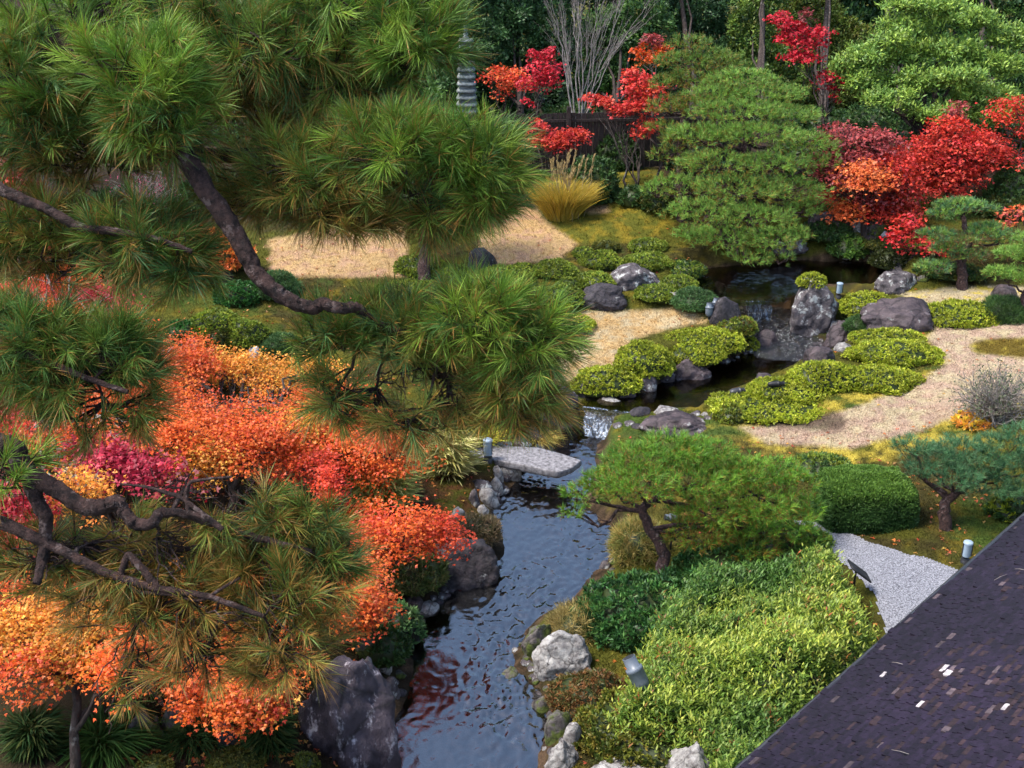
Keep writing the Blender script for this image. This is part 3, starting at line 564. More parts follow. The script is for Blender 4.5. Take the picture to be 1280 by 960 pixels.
# ================================================================== built things
fence0, fence1 = G(520, 212), G(930, 205)
def fence():
    g = (fence0+fence1)/2; root = empty('wooden_fence', g, 'dark weathered board fence behind the crimson maples', 'fence'); e = fence1-fence0; e[2] = 0; L = np.linalg.norm(e); e /= L; rz = math.atan2(e[1], e[0]); A = Acc(); n = int(L/.14)
    for i in range(n):
        p = fence0+e*(i+.5)*.14; p[2] = g[2]+.62+rng.uniform(-.01, .01); box(A, p+np.array([-e[1], e[0], 0])*(.012*(i % 2)), (.13, .02, 1.3), rz)
    A.build('board_panel', 'fence_wood', root, smooth_=False)
    for z in (.25, 1.1):
        R_ = Acc(); p = g+np.array([0, 0, z])-np.array([-e[1], e[0], 0])*.035; box(R_, p, (L, .04, .06), rz); R_.build('rail', 'fence_wood', root, smooth_=False)
    for i in range(int(L/1.8)+1):
        R_ = Acc(); p = fence0+e*i*1.8-np.array([-e[1], e[0], 0])*.09; p[2] = g[2]+.68; box(R_, p, (.09, .09, 1.5), rz); R_.build('post', 'fence_wood', root, smooth_=False)
fence()
def pagoda():
    g = G(584, 170); zc = depth(g); u = zc/F_PX; zb = (PD(584, 160, zc))[2]; root = empty('stone_pagoda', [g[0], g[1], zb-.35], 'grey thirteen-tiered stone pagoda rising before the dark trees', 'pagoda')
    def slab(A, z, w_, h, curl=0, top=.8):
        s = w_/2; v = []
        for zz, k in ((z, .92), (z+h*.35, 1.), (z+h, top)):
            for a in range(24):
                t = a/24*2*math.pi; c, q = math.cos(t), math.sin(t); m = 1/max(abs(c), abs(q))**.85; v.append([g[0]+c*m*s*k, g[1]+q*m*s*k, zz+curl*(m-1)])
        v += [[g[0], g[1], z], [g[0], g[1], z+h]]; F = [[r*24+i, r*24+(i+1) % 24, (r+1)*24+(i+1) % 24, (r+1)*24+i] for r in (0, 1) for i in range(24)]
        n0 = A.n; A.add(v, F); A.F[3].append(np.array([[i+1 if i < 23 else 0, i, 72] for i in range(24)]+[[48+i, 48+(i+1) % 24, 73] for i in range(24)])+n0)
    B = Acc(); slab(B, zb-.6, 44*u, .25); slab(B, zb-.35, 34*u, .35, top=.95); B.build('base', 'pagoda_stone', root)
    for k in range(13):
        z = zb+k*8.3*u; w_ = (29-k*.8)*u; A = Acc(); slab(A, z+3.0*u, w_, 4.6*u, .03, .86); A.build('tier', 'pagoda_stone', root); C = Acc(); slab(C, z-.9*u, w_*.72, 4.4*u, 0, 1.); C.build('core_block', 'pagoda_stone', root)
    F_ = Acc(); z = zb+13*8.3*u
    tube(F_, [[g[0], g[1], z-.02+q] for q in np.linspace(0, .75, 16)], [.09, .10, .05, .08, .04, .07, .035, .06, .03, .05, .03, .045, .05, .03, .015, .004], 10); F_.build('finial', 'pagoda_stone', root)
pagoda()
def cyl(A, p, d, prof, sides=20, c=(.5, .5, .5)):
    d = np.asarray(d, float); d = d/np.linalg.norm(d); tube(A, [np.asarray(p)+d*q for q, r in prof], [r for q, r in prof], sides, c)
def bollard(px, y0, y1, wpx, label):
    g = G(px, y1); zc = depth(g); r = wpx/2*zc/F_PX; h = (y1-y0)*zc/F_PX*1.08; root = empty('garden_lamp', g, label, 'lamp', 'short cylindrical path lamps'); z = np.array([0, 0, 1.])
    A = Acc(); cyl(A, g-z*.05, z, [(0, r*.96), (h*.30, r*.96), (h*.31, r*.9), (h*.36, r*.9)]); A.build('base', 'metal_dark', root)
    A = Acc(); cyl(A, g+z*h*.33, z, [(0, r*.9), (h*.58, r*.9)]); A.build('diffuser', 'lamp_white', root)
    A = Acc(); cyl(A, g+z*h*.9, z, [(0, r), (h*.07, r), (h*.1, r*.85), (h*.11, r*.1)]); A.build('cap', 'lamp_white', root)
    for k in range(2):
        a = .5+k*2.6; B = Acc(); p = g+np.array([math.cos(a)*r, -abs(math.sin(a))*r, h*.36]); cyl(B, p, z, [(0, .006), (h*.56, .006)], 6); B.build('strut', 'metal_dark', root)
bollard(610, 548, 577, 12, 'white cylindrical lamp beside the stone slab bridge'); bollard(1206, 675, 703, 11.5, 'white cylindrical lamp at the corner of gravel path and shingle roof'); bollard(1048, 354, 372, 8, 'small white lamp between the dark rock and the pond')
def spot(px, py, zup, L, r, d, label, mat='metal_grey', n=1, post=True, grp=None):
    g = G(px, py); root = empty('garden_spotlight', g, label, 'spotlight', grp); c = g+np.array([0, 0, zup]); d = nrm(np.array(d, float))
    A = Acc(); cyl(A, c-d*L/2, d, [(0, r*.45), (L*.06, r*.8), (L*.22, r*.98), (L*.55, r), (L*.62, r), (L*.63, r*1.06), (L*.70, r*1.06), (L*.71, r*.97), (L*.72, r*.78), (L, r*.78)]); A.build('housing', mat, root)
    A = Acc(); cyl(A, c+d*L*.49, d, [(0, r*.7), (.006, r*.7)]); A.build('lens', 'metal_dark', root)
    A = Acc(); cyl(A, g-np.array([0, 0, .1]), (0, 0, 1), [(0, .014), (zup+.06, .014)], 8); box(A, c-d*L*.12-np.array([0, 0, r*.9]), (r*1.2, r*.9, r*.8)); A.build('bracket', 'metal_dark', root)
spot(886, 399, .19, .26, .075, (.0, .1, 1), 'upright grey spotlight nearer the viewer on the clipped mound by the riffle', grp=None)
spot(893, 393, .19, .26, .06, (.1, .1, 1), 'slimmer grey spotlight half hidden behind its twin by the riffle')
spot(594, 362, .12, .24, .06, (-.5, .1, .9), 'dark blue-grey spotlight beside the pine trunk', 'metal_dark')
spot(838, 690, .5, .2, .05, (-1, -.1, .15), 'small grey spotlight lying level beside the front pine trunk')
spot(921, 497, .1, .26, .07, (1, .2, .1), 'dark lamp sunk in the still pool', 'metal_dark')
spot(968, 500, .28, .26, .05, (1, -.1, .1), 'low black spotlight half buried in the clipped shrubs beside the pool', 'black_paint')
def sign():
    g = G(1066, 742); h = 34*depth(g)/F_PX; root = empty('garden_sign', g, 'small black slanted sign on a thin post beside the gravel path', 'sign')
    A = Acc(); tube(A, [g-np.array([0, 0, .1]), g+np.array([0, 0, h*.95])], [.014, .014], 8); A.build('post', 'black_paint', root)
    A = Acc(); a = math.radians(38); R_ = np.array([[math.cos(a), 0, math.sin(a)], [0, 1, 0], [-math.sin(a), 0, math.cos(a)]]); box(A, g+np.array([.04, 0, h*.97]), (.30, .20, .018), R=R_); A.build('panel', 'black_paint', root)
sign()
def slabbridge():
    pts = [(636, 557), (672, 559), (700, 566), (727, 575), (716, 584), (698, 590), (660, 583), (622, 575), (598, 568), (594, 558)]; z = .36; V = np.array([PZ(x, y, z) for x, y in pts]); c = V.mean(0)
    A = Acc(); n = 60; d = np.concatenate([[0], np.cumsum(np.linalg.norm(np.diff(np.vstack([V, V[:1]]), axis=0), axis=1))]); q = np.linspace(0, d[-1], n, endpoint=False); W_ = np.vstack([V, V[:1]])
    P = np.stack([np.interp(q, d, W_[:, i]) for i in range(3)], 1); rings = []
    for s_, dz in ((.0, .0), (.35, .004), (.7, .002), (.955, 0), (.992, -.006), (1., -.02), (1.0, -.08), (.97, -.115), (0., -.12)):
        r = c+(P-c)*s_+np.array([0, 0, dz]); r = r+(.006*fbm(r*9, 2, 3))[:, None]*np.array([0, 0, 1.]) + (0 if s_ < .98 else (.012*vnoise(r*7, 4))[:, None]*nrm(P-c)); rings.append(r)
    V2 = np.concatenate(rings); m = len(rings); A.add(V2, [[i*n+j, (i+1)*n+j, (i+1)*n+(j+1) % n, i*n+(j+1) % n] for i in range(m-1) for j in range(n)])
    tag(A.build('stone_bridge', 'granite', origin=c), 'flat pale grey stone slab laid as a footbridge over the stream', 'bridge')
slabbridge()
finesheet('bridge_path', G(*np.array([(560, 548), (600, 546), (640, 553), (640, 562), (622, 577), (598, 574), (575, 566)], float).T), 'gravel')
# ================================================================== rocks
ROCKS = [((362, 500, 812, 962), 'rock_big', 'huge dark purple boulder with pale veins in the near corner of the stream', .9),
 ((527, 624, 662, 736), 'rock_dark', 'long dark boulder under the orange maple spray at the stream edge', .7),
 ((678, 724, 468, 538), 'rock_purple', 'tall upright reddish rock beside the cascade', .5), ((804, 890, 514, 548), 'rock_purple', 'broad purple rock between the cascade and the front pine', .7),
 ((722, 746, 488, 511), 'rock_dark', 'knobbly dark stone with a white foot next to the upright rock', .7), ((748, 777, 495, 506), 'rock_pale', 'flat greenish stone lying across the top of the cascade', .8),
 ((779, 799, 498, 511), 'rock_dark', 'wet round stone in the middle of the cascade lip', .8), ((786, 814, 507, 521), 'rock_dark', 'wet dark flat stone just below the cascade lip', .8),
 ((817, 849, 508, 520), 'rock_pale', 'pinkish pale stone above the broad purple rock', .7), ((769, 795, 483, 497), 'rock_dark', 'dark layered stone at the foot of the yellow-green shrub by the cascade', .7),
 ((797, 821, 469, 487), 'rock_lichen', 'purple stone with pale crust on the pool bank next to the bigger purple rock', .7), ((821, 844, 462, 476), 'rock_dark', 'small dark stone touching the bigger purple rock of the pool bank', .7),
 ((745, 761, 487, 498), 'rock_lichen', 'small pointed stone between the knobbly stone and the pool', .8), ((830, 892, 440, 480), 'rock_purple', 'triangular purple boulder under the clipped shrubs of the pool bank', .6),
 ((754, 827, 328, 359), 'rock_lichen', 'broad rock splashed with white lichen among the clipped mounds', .8), ((717, 781, 354, 381), 'rock_dark', 'low jagged black rock in front of the lichened one', .7),
 ((831, 860, 364, 376), 'rock_pale', 'flat white stone on the grass above the sand', .8), ((987, 1043, 350, 401), 'rock_lichen', 'dark boulder flanking the waterfall with a shrub on top', .8),
 ((1077, 1169, 368, 414), 'rock_purple', 'large rounded brown-purple boulder on the lawn beyond the riffle', .75), ((1032, 1074, 396, 430), 'rock_purple', 'dark rounded rock at the riffle side below the pale stone', .8),
 ((1030, 1056, 387, 405), 'rock_pale', 'pale angular stone between the waterfall boulder and the dark rounded rock', .8), ((1006, 1046, 434, 462), 'rock_purple', 'smooth rock at the top end of the long shrub bed', .8),
 ((1042, 1066, 428, 440), 'rock_pale', 'small pale stone behind the smooth rock at the shrub bed', .8), ((942, 974, 412, 437), 'rock_purple', 'dark square stone on the mound side of the riffle', .8),
 ((1003, 1060, 296, 327), 'rock_purple', 'big flat-faced purple rock on the far shore of the pond', .6), ((1093, 1146, 340, 364), 'rock_lichen', 'low crusted rock at the near pond shore beside the small pine', .7),
 ((1048, 1072, 290, 303), 'rock_pale', 'pale stone above the far pond shore', .8), ((1060, 1082, 303, 326), 'rock_pale', 'rounded grey stone next to the flat-faced rock across the pond', .8), ((1078, 1102, 300, 328), 'rock_moss', 'mossy grey stone under the hanging crimson maple at the pond', .8),
 ((958, 1008, 297, 312), 'rock_lichen', 'grey ledge behind the pond partly hidden by the big pine', .7), ((884, 908, 350, 370), 'rock_lichen', 'pale edged stone at the head of the waterfall', .8),
 ((888, 926, 366, 402), 'rock_dark', 'steep black rock on the mound side of the waterfall', .7), ((868, 896, 345, 372), 'rock_dark', 'dark slanting stone under the big pine at the pond outlet', .7),
 ((943, 967, 466, 479), 'rock_purple', 'flat stone barely breaking the surface of the still pool', .8), ((652, 694, 775, 818), 'rock_moss', 'blunt grey rock with a dark mossy foot jutting into the stream', .8),
 ((668, 738, 783, 842), 'rock_pale', 'large grey lichened boulder on the bank under the dark shrub', .8), ((706, 736, 774, 792), 'rock_pale', 'small round grey rock just above the large lichened boulder', .8),
 ((664, 694, 870, 893), 'rock_moss', 'small white-topped mossy rock below the reddish bank shrub', .8), ((680, 718, 890, 926), 'rock_moss', 'dark grey mossy rock at the foot of the olive shrub', .8),
 ((704, 728, 902, 934), 'rock_pale', 'white rock wedged between the mossy rock and the olive shrub', .7), ((682, 722, 930, 968), 'rock_pale', 'bluish white rock at the very bottom of the stream bank', .8),
 ((826, 902, 924, 992), 'rock_pale', 'large pale grey boulder beside the roof edge', .8), ((740, 842, 944, 985), 'rock_pale', 'long pale rock under the olive shrub', .6),
 ((616, 653, 835, 862), 'rock_moss', 'moss-topped stone standing in the stream', .9), ((557, 586, 874, 892), 'rock_lichen', 'small crusted stone awash in the stream near the huge boulder', .8), ((638, 649, 922, 931), 'rock_white', 'tiny white pebble stone in the near stream', .9),
 ((514, 549, 751, 768), 'rock_pale', 'pale rounded stone at the edge of the stream below the orange maple', .7), ((503, 530, 742, 759), 'rock_purple', 'dull brown stone behind the pale rounded one at the stream', .8),
 ((450, 469, 821, 838), 'rock_pale', 'bluish pebble stone just behind the huge boulder', .8), ((468, 490, 822, 840), 'rock_pale', 'pale stone second from the huge boulder', .8), ((476, 500, 846, 872), 'rock_lichen', 'grey stone touching the flank of the huge boulder', .8), ((440, 476, 796, 822), 'rock_moss', 'brown mossy stone under the overhanging leafy shrub', .8),
 ((160, 205, 884, 926), 'rock_moss', 'grey brown rock beside the fern', .8), ((200, 242, 876, 920), 'rock_moss', 'mottled rock next to the first one beside the fern', .8), ((268, 300, 900, 935), 'rock_dark', 'dark rock in the shade between fern and huge boulder', .8),
 ((585, 622, 304, 336), 'rock_dark', 'black rounded rock near the straight pine trunk', .8), ((310, 327, 432, 446), 'rock_white', 'white stone at the edge of the yellow maple', .8), ((230, 249, 419, 431), 'rock_lichen', 'grey stone under the round green shrubs', .8), ((272, 292, 330, 352), 'rock_dark', 'dark stone at the edge of the orange hedge', .8),
 ((622, 652, 572, 594), 'rock_pale', 'pale block carrying the end of the slab bridge', .8), ((587, 615, 598, 613), 'rock_lichen', 'grey flat-topped stone third down from the slab bridge', .8), ((594, 623, 609, 631), 'rock_pale', 'white wedge-shaped stone on the bank below the bridge', .7), ((585, 600, 613, 632), 'rock_lichen', 'dark grey stone leaning on the white wedge-shaped one', .8),
 ((615, 630, 583, 599), 'rock_pale', 'upright grey stone nearest the slab bridge', .8), ((609, 629, 595, 615), 'rock_pale', 'slanting grey stone between the upright one and the wedge', .8), ((563, 581, 634, 651), 'rock_pale', 'pale stone set back from the water among dry leaves', .8), ((587, 612, 643, 661), 'rock_white', 'whitest stone at the stream bend above the long dark boulder', .8), ((594, 612, 631, 644), 'rock_pale', 'small pale stone above the whitest one at the bend', .8),
 ((650, 684, 535, 553), 'rock_dark', 'dark brown rock above the slab bridge under pine needles', .7), ((640, 664, 546, 560), 'rock_lichen', 'grey knobbly rock at the upstream side of the slab', .8), ((677, 694, 550, 563), 'rock_lichen', 'grey stone by the red leaves at the slab', .8),
 ((765, 782, 678, 694), 'rock_pale', 'grey stone at the water edge under the front pine', .8), ((1238, 1270, 356, 374), 'rock_purple', 'purple stone behind the small pine near the picture edge', .8), ((748, 764, 700, 712), 'rock_lichen', 'low stone in the shallows under the front pine', .8), ((1095, 1112, 288, 298), 'rock_white', 'white stone glimpsed under the red maple at the pond', .8)]
texmat('rock_white', (.40, .39, .37), (.62, .60, .57), 9, .85, .8, dist=.02, crack=3.2)
texmat('rock_big', (.018, .013, .018), (.085, .062, .074), 2.6, .55, 1., c3=(.42, .38, .40), s3=5.5, t3=(.57, .66), dist=.05, spec=.4, stretch=(1, 1, .55), detail=12, crack=1.6)
for b, m, l, dr in ROCKS: rock(b, m, l, dr=dr, small=(b[1]-b[0]) < 40, peak=.12 if 'huge' in l else None, z=(None if b not in [] else 0))
# bank stones, riffle stones
def stones(line, n, s0, s1, mats, label, group, jx_=4, jy_=3, name='bank_stone'):
    L_ = np.array(line, float); d = np.concatenate([[0], np.cumsum(np.hypot(*np.diff(L_, axis=0).T))])
    for i in range(n):
        q = (i+.5+rng.uniform(-.3, .3))/n*d[-1]; x = np.interp(q, d, L_[:, 0])+rng.normal()*jx_; y = np.interp(q, d, L_[:, 1])+rng.normal()*jy_; s_ = rng.uniform(s0, s1)
        rock((x-s_, x+s_, y-s_*rng.uniform(.6, 1.), y+s_*.35), random.choice(mats), label, 'stone', name, group, dr=.9, small=True)
stones([(896, 458), (912, 452), (928, 444), (946, 434), (962, 430)], 9, 4, 8, ['rock_lichen', 'rock_dark', 'rock_pale'], 'small crusted stone in the row edging the pool under the round mounds', 'stones edging the pool', 2, 2)
stones([(750, 500), (765, 494), (800, 482), (845, 470), (890, 462)], 9, 4, 7, ['rock_dark', 'rock_lichen'], 'little dark stone in the waterline between cascade and triangular boulder', 'stones of the pool waterline', 2, 2)
stones([(940, 402), (935, 420), (945, 432), (925, 408)], 8, 4, 8, ['rock_dark', 'rock_lichen'], 'small wet stone on the mound side bank of the riffle', 'stones edging the riffle', 4, 3)
stones([(885, 530), (900, 512), (890, 520), (872, 518)], 5, 4, 8, ['rock_lichen', 'rock_pale'], 'small grey stone at the near end of the long shrub bed', 'stones by the shrub bed', 5, 2)
stones([(770, 668), (782, 676), (784, 692), (765, 714), (742, 742), (725, 755), (705, 770)], 14, 4, 9, ['rock_lichen', 'rock_pale', 'rock_moss'], 'small grey stone on the stream edge under the front pine', 'stones under the front pine', 3, 3)
stones([(640, 600), (625, 616), (612, 640), (612, 655), (620, 668)], 14, 4, 8, ['rock_lichen', 'rock_pale', 'rock_dark'], 'small pale stone on the curved bank below the slab bridge', 'stones of the curved bank', 4, 3)
stones([(600, 712), (560, 738), (530, 762), (512, 790), (500, 830), (498, 870)], 18, 4, 9, ['rock_dark', 'rock_moss', 'rock_lichen'], 'small dark stone in the shaded stream margin near the huge boulder', 'stones of the shaded margin', 5, 3)
stones([(660, 800), (672, 850), (690, 880), (700, 925), (690, 950)], 10, 4, 8, ['rock_moss', 'rock_lichen'], 'little mossy stone at the foot of the reddish bank shrub', 'stones below the bank shrubs', 4, 3)
stones([(870, 372), (895, 382), (962, 384), (985, 380)], 16, 4, 9, ['rock_dark', 'rock_moss'], 'wet black stone in the waterfall wall', 'stones of the waterfall wall', 3, 5)
stones([(1062, 326), (1090, 330), (1125, 336), (1120, 350), (1180, 345), (1200, 350)], 18, 6, 12, ['rock_dark', 'rock_moss', 'rock_lichen'], 'dark stone lining the far bend of the pond', 'stones lining the pond', 6, 4)
stones([(700, 530), (730, 528), (760, 526), (800, 524)], 9, 4, 8, ['rock_dark', 'rock_lichen'], 'dark stone washed by the cascade', 'stones in the cascade', 5, 6)
stones([(705, 546), (735, 552), (660, 560)], 6, 3, 7, ['rock_dark', 'rock_lichen'], 'small flat stone in the shallows above the slab bridge', 'stones above the bridge', 8, 4)
stones([(655, 800), (640, 810), (668, 840), (680, 870), (690, 905), (688, 945)], 16, 3, 7, ['rock_moss', 'rock_lichen', 'rock_pale'], 'small stone lining the shrub side of the near stream', 'stones lining the shrub side of the stream', 4, 3)
stones([(625, 700), (590, 720), (560, 742), (535, 760), (520, 785)], 16, 3, 7, ['rock_dark', 'rock_lichen', 'rock_purple'], 'small stone in the brown shallows beside the long dark boulder', 'stones of the brown shallows', 6, 4)
stones([(640, 640), (700, 640), (740, 650), (720, 700), (660, 700)], 14, 2.5, 5, ['rock_dark', 'rock_lichen'], 'small stone breaking the water below the slab bridge', 'stones breaking the water', 12, 8)
RF = np.array(W3, float)
for i in range(110):
    while True:
        x, y = rng.uniform(895, 1040), rng.uniform(394, 442)
        if sdist(RF, np.array([x]), np.array([y]))[0] < -2: break
    s_ = rng.uniform(2.5, 7); rock((x-s_, x+s_, y-s_*.7, y+s_*.3), random.choice(['rock_dark', 'rock_dark', 'rock_purple', 'rock_lichen']), 'dark wet pebble stone in the riffle below the waterfall', 'stone', 'riffle_stone', 'stones in the riffle', small=True)
# ================================================================== clipped shrubs
YG = [(.34, .38, .028), (.24, .30, .022), (.42, .43, .045)]; MG = [(.19, .25, .025), (.12, .18, .022), (.27, .30, .035)]; DG = [(.045, .10, .022), (.03, .07, .02), (.07, .13, .03)]; BG_ = [(.09, .17, .05), (.06, .13, .04)]; OL = [(.14, .13, .02), (.09, .10, .02)]
MOUNDS = [((888, 1058, 489, 527), YG, 'yellow-green mat lowest of the long shrub bed beside the pool', dict(dr=.5)), ((935, 1045, 468, 504), YG, 'bright mat second from the pool end of the long shrub bed', dict(dr=.6)), ((985, 1078, 442, 492), YG, 'lumpy bright shrub in the middle of the long bed on the pool side', dict(dr=.6)),
 ((1045, 1152, 452, 492), YG, 'broad green-gold shrub of the long bed bordering the sandy path', dict(dr=.6)), ((1062, 1178, 420, 458), YG, 'rounded shrub of the long bed bulging into the path', dict(dr=.6)), ((1065, 1156, 407, 434), YG, 'flat shrub of the long bed right below the big rounded boulder', dict(dr=.5)),
 ((1150, 1258, 371, 409), YG, 'wide clipped yellow-green shrub on the lawn by the small pine', dict(dr=.6)), ((1050, 1112, 356, 397), YG, 'bright shrub between the waterfall lamp and the big rounded boulder', dict()), ((1008, 1042, 347, 363), YG, 'tiny green cap of shrub on top of the waterfall boulder', dict(z=1.5, on=987)),
 ((1056, 1100, 392, 416), DG, 'dark green feathery plant squeezed in front of the big rounded boulder', dict(W=.008, L=.08)),
 ((716, 800, 446, 494), YG, 'vivid shrub at the cascade end of the sand patch', dict(dr=.6)), ((770, 838, 416, 472), YG, 'vivid tall shrub touching the triangular boulder', dict()), ((832, 905, 421, 455), YG, 'vivid dome behind the triangular boulder', dict()), ((832, 932, 404, 442), YG, 'long vivid mound on the sand behind the dome', dict(dr=.6)),
 ((893, 945, 376, 420), MG+[(.16, .10, .02)], 'mound with browning lower leaves beneath the twin spotlights', dict(hmul=.6)), ((926, 948, 416, 438), YG, 'tiny bright tuft shrub at the riffle margin', dict()),
 ((669, 719, 319, 347), MG, 'round clipped dome at the lower corner of the upper sand patch', dict()), ((640, 668, 326, 341), MG, 'little dome against the upper sand edge', dict()), ((622, 668, 334, 359), MG, 'medium dome between spotlight and upper sand patch', dict()), ((694, 729, 344, 363), MG, 'small dome in the gap between larger clipped domes', dict()),
 ((720, 770, 335, 361), MG, 'dome just above the jagged black rock', dict()), ((669, 728, 351, 384), MG, 'large round dome beside the jagged black rock', dict()), ((630, 713, 355, 394), YG[1:]+MG, 'pale green low mound above the pine boughs', dict()), ((650, 740, 390, 419), YG, 'yellow-green mound at the pointed corner of the sand patch', dict()),
 ((727, 777, 308, 336), MG, 'dome above the lichened rock at the tip of the upper sand', dict()), ((716, 743, 307, 322), MG, 'low dome tucked behind the one at the sand tip', dict()), ((742, 774, 299, 313), OL, 'olive flat mound at the moss slope foot', dict()), ((785, 833, 295, 316), MG, 'bright dome highest on the slope before the big pine', dict()), ((780, 839, 312, 336), MG, 'broad dome behind the lichened rock under the big pine', dict()), ((832, 881, 321, 348), DG+MG, 'darker dome in the shade of the big pine', dict()),
 ((825, 869, 341, 361), MG, 'dome between lichened rock and pine shade', dict()), ((858, 892, 341, 365), MG, 'small dome closest to the waterfall head', dict()), ((793, 851, 352, 377), MG, 'dome directly in front of the lichened rock', dict()), ((843, 897, 356, 388), BG_, 'bluish green soft mound above the twin spotlights', dict(W=.012, L=.06)),
 ((495, 560, 310, 346), MG, 'dome in front of the straight pine trunk', dict()), ((540, 590, 328, 352), MG, 'low mound right of the straight pine trunk and below the black rock', dict()), ((588, 668, 330, 362), MG, 'wide low mound behind the dark blue spotlight', dict()), ((470, 560, 348, 380), MG, 'pale low mound among yellow moss behind the bent pine limb', dict()), ((560, 660, 360, 400), MG, 'wide green mound seen over the pine needles near the sand', dict()),
 ((271, 327, 343, 381), [(.05, .16, .03), (.03, .10, .02)], 'dark fresh green round shrub below the orange hedge', dict(L=.07, W=.03)), ((207, 252, 396, 426), [(.05, .16, .03), (.03, .10, .02)], 'small dark green round shrub above the orange maple', dict(L=.07, W=.03)), ((240, 302, 376, 421), MG, 'grey-green dome between the two dark round shrubs', dict()), ((284, 338, 388, 434), MG, 'grey-green dome sloping to the yellow maple', dict()), ((255, 288, 404, 432), OL, 'yellowish mossy mound between two grey-green domes', dict()), ((328, 375, 410, 444), BG_, 'blue-green needle-leaved mound under the bent pine limb', dict(W=.01, L=.07)), ((322, 372, 330, 372), BG_, 'feathery dark plant behind the bend of the pine limb', dict(W=.01, L=.08)),
 ((365, 398, 936, 968), OL+[(.13, .17, .02)], 'bright moss cushion at the foot of the huge boulder', dict(L=.025, W=.015, k=5)), ((255, 330, 935, 975), OL, 'moss cushion near the dark shaded rock', dict(L=.025, W=.015)), ((170, 215, 945, 975), OL, 'moss cushion at the fern root', dict(L=.025, W=.015)),
 ((985, 1062, 560, 606), BG_+MG, 'loose green shrub behind the boxy hedge', dict(L=.06, W=.022)), ((1238, 1300, 606, 655), DG+YG[:1], 'dark leafy bush under the blue-green pine at the picture edge', dict(L=.07, W=.03)),
 ((702, 771, 180, 254), DG+[(.08, .14, .05)], 'tall dark green shrub behind the golden grass', dict(L=.10, W=.045, lump=.2)), ((775, 808, 226, 257), DG, 'small dark shrub at the foot of the coral maple', dict(L=.09, W=.04)), ((800, 850, 215, 262), DG+OL, 'dusky shrub between coral maple and pines', dict(L=.09, W=.04)), ((640, 700, 205, 250), DG, 'dark shrub between the fence and the golden grass', dict(L=.09, W=.04)), ((740, 800, 150, 215), DG, 'dark rounded shrub in front of the fence', dict(L=.1, W=.04)),
 ((1038, 1085, 272, 306), [(.12, .22, .03), (.07, .14, .03)], 'fresh green bush across the pond', dict(L=.08, W=.035)), ((1060, 1130, 290, 312), OL+[(.07, .09, .015)], 'mossy green cap over the pond-side rocks', dict(L=.05, W=.03)), ((1090, 1150, 300, 336), [(.025, .035, .01), (.05, .06, .012)], 'dark mossy bank bush under the crimson maple', dict(L=.06, W=.03)), ((1235, 1300, 190, 262), [(.06, .12, .03), (.1, .17, .04)], 'green bush between red maple and picture edge', dict(L=.1, W=.045)), ((1225, 1300, 232, 272), OL+DG, 'dusky yellow-green bush below the red maple', dict(L=.08, W=.035)), ((1000, 1060, 268, 300), DG, 'dark bush behind the flat-faced pond rock', dict(L=.08, W=.035)), ((1150, 1230, 325, 350), DG+OL, 'dark low bush at the far pond bend', dict(L=.07, W=.03)),
 ((1085, 1130, 385, 400), DG, 'fine dark sprig mound against the boulder foot', dict(W=.008, L=.08)), ((1225, 1280, 362, 404), DG, 'dark pine-like bush at the end of the clipped lawn shrub', dict(W=.007, L=.09)),
 ((478, 527, 748, 806), [(.10, .20, .06), (.16, .26, .10), (.06, .13, .04)], 'pale green leafy shrub overhanging the stream margin', dict(L=.08, W=.035, core=(.01, .012, .006))), ((440, 510, 780, 830), DG, 'dark leafy undergrowth bush above the huge boulder', dict(L=.07, W=.03)), ((470, 560, 690, 740), [(.10, .14, .03), (.18, .17, .06), (.05, .09, .02)], 'thin olive bush between the orange sprays and the long boulder', dict(L=.07, W=.018, lump=.25)), ((560, 622, 640, 682), [(.12, .10, .04), (.20, .14, .08)], 'dry brownish undergrowth bush at the stream bend', dict(L=.08, W=.01, lump=.25)),
 ((715, 905, 848, 960), [(.16, .17, .02), (.10, .12, .018), (.22, .17, .03), (.08, .12, .02)], 'olive small-leaved dome at the bottom beside the stream', dict(L=.045, W=.026, dr=.7, hmul=.6, dens=1.3)), ((688, 800, 815, 905), [(.20, .09, .03), (.13, .11, .03), (.28, .12, .04), (.10, .11, .03)], 'reddish brown feathery shrub overhanging the stream', dict(L=.05, W=.014, dr=.7, hmul=.6, lump=.25, dens=1.3)),
 ((730, 905, 655, 812), [(.035, .11, .025), (.05, .15, .03), (.03, .08, .03), (.09, .18, .04)], 'dark green leafy shrub around the front pine trunk', dict(L=.075, W=.026, dr=.75, hmul=.5, lump=.2, dens=1.5)), ((690, 760, 752, 800), [(.35, .26, .08), (.25, .2, .07)], 'tawny grass tuft hanging over the lichened boulder', dict(W=.006, L=.13, dens=1.)), ((850, 960, 655, 742), [(.035, .11, .025), (.05, .14, .03), (.12, .20, .04)], 'dark leafy shrub filling the shade behind the front pine trunk', dict(L=.07, W=.026, hmul=.7, lump=.2, dens=1.3)), ((925, 1040, 645, 712), [(.05, .13, .025), (.09, .18, .03), (.22, .30, .04)], 'leafy shrub between the front pine crown and the gravel path', dict(L=.07, W=.026, hmul=.7, lump=.2, dens=1.3)),
 ((765, 835, 640, 705), [(.40, .28, .08), (.30, .24, .07), (.16, .2, .04)], 'pale dry grass mound behind the front pine trunk', dict(W=.007, L=.12)),
 ((893, 940, 500, 530), MG+OL, 'loose green-yellow mound at the lower tip of the long bed', dict())]
for b, p, l, kw in MOUNDS:
    shrub(b, p, l, **{**dict(group=None, dens=1.15), **kw})
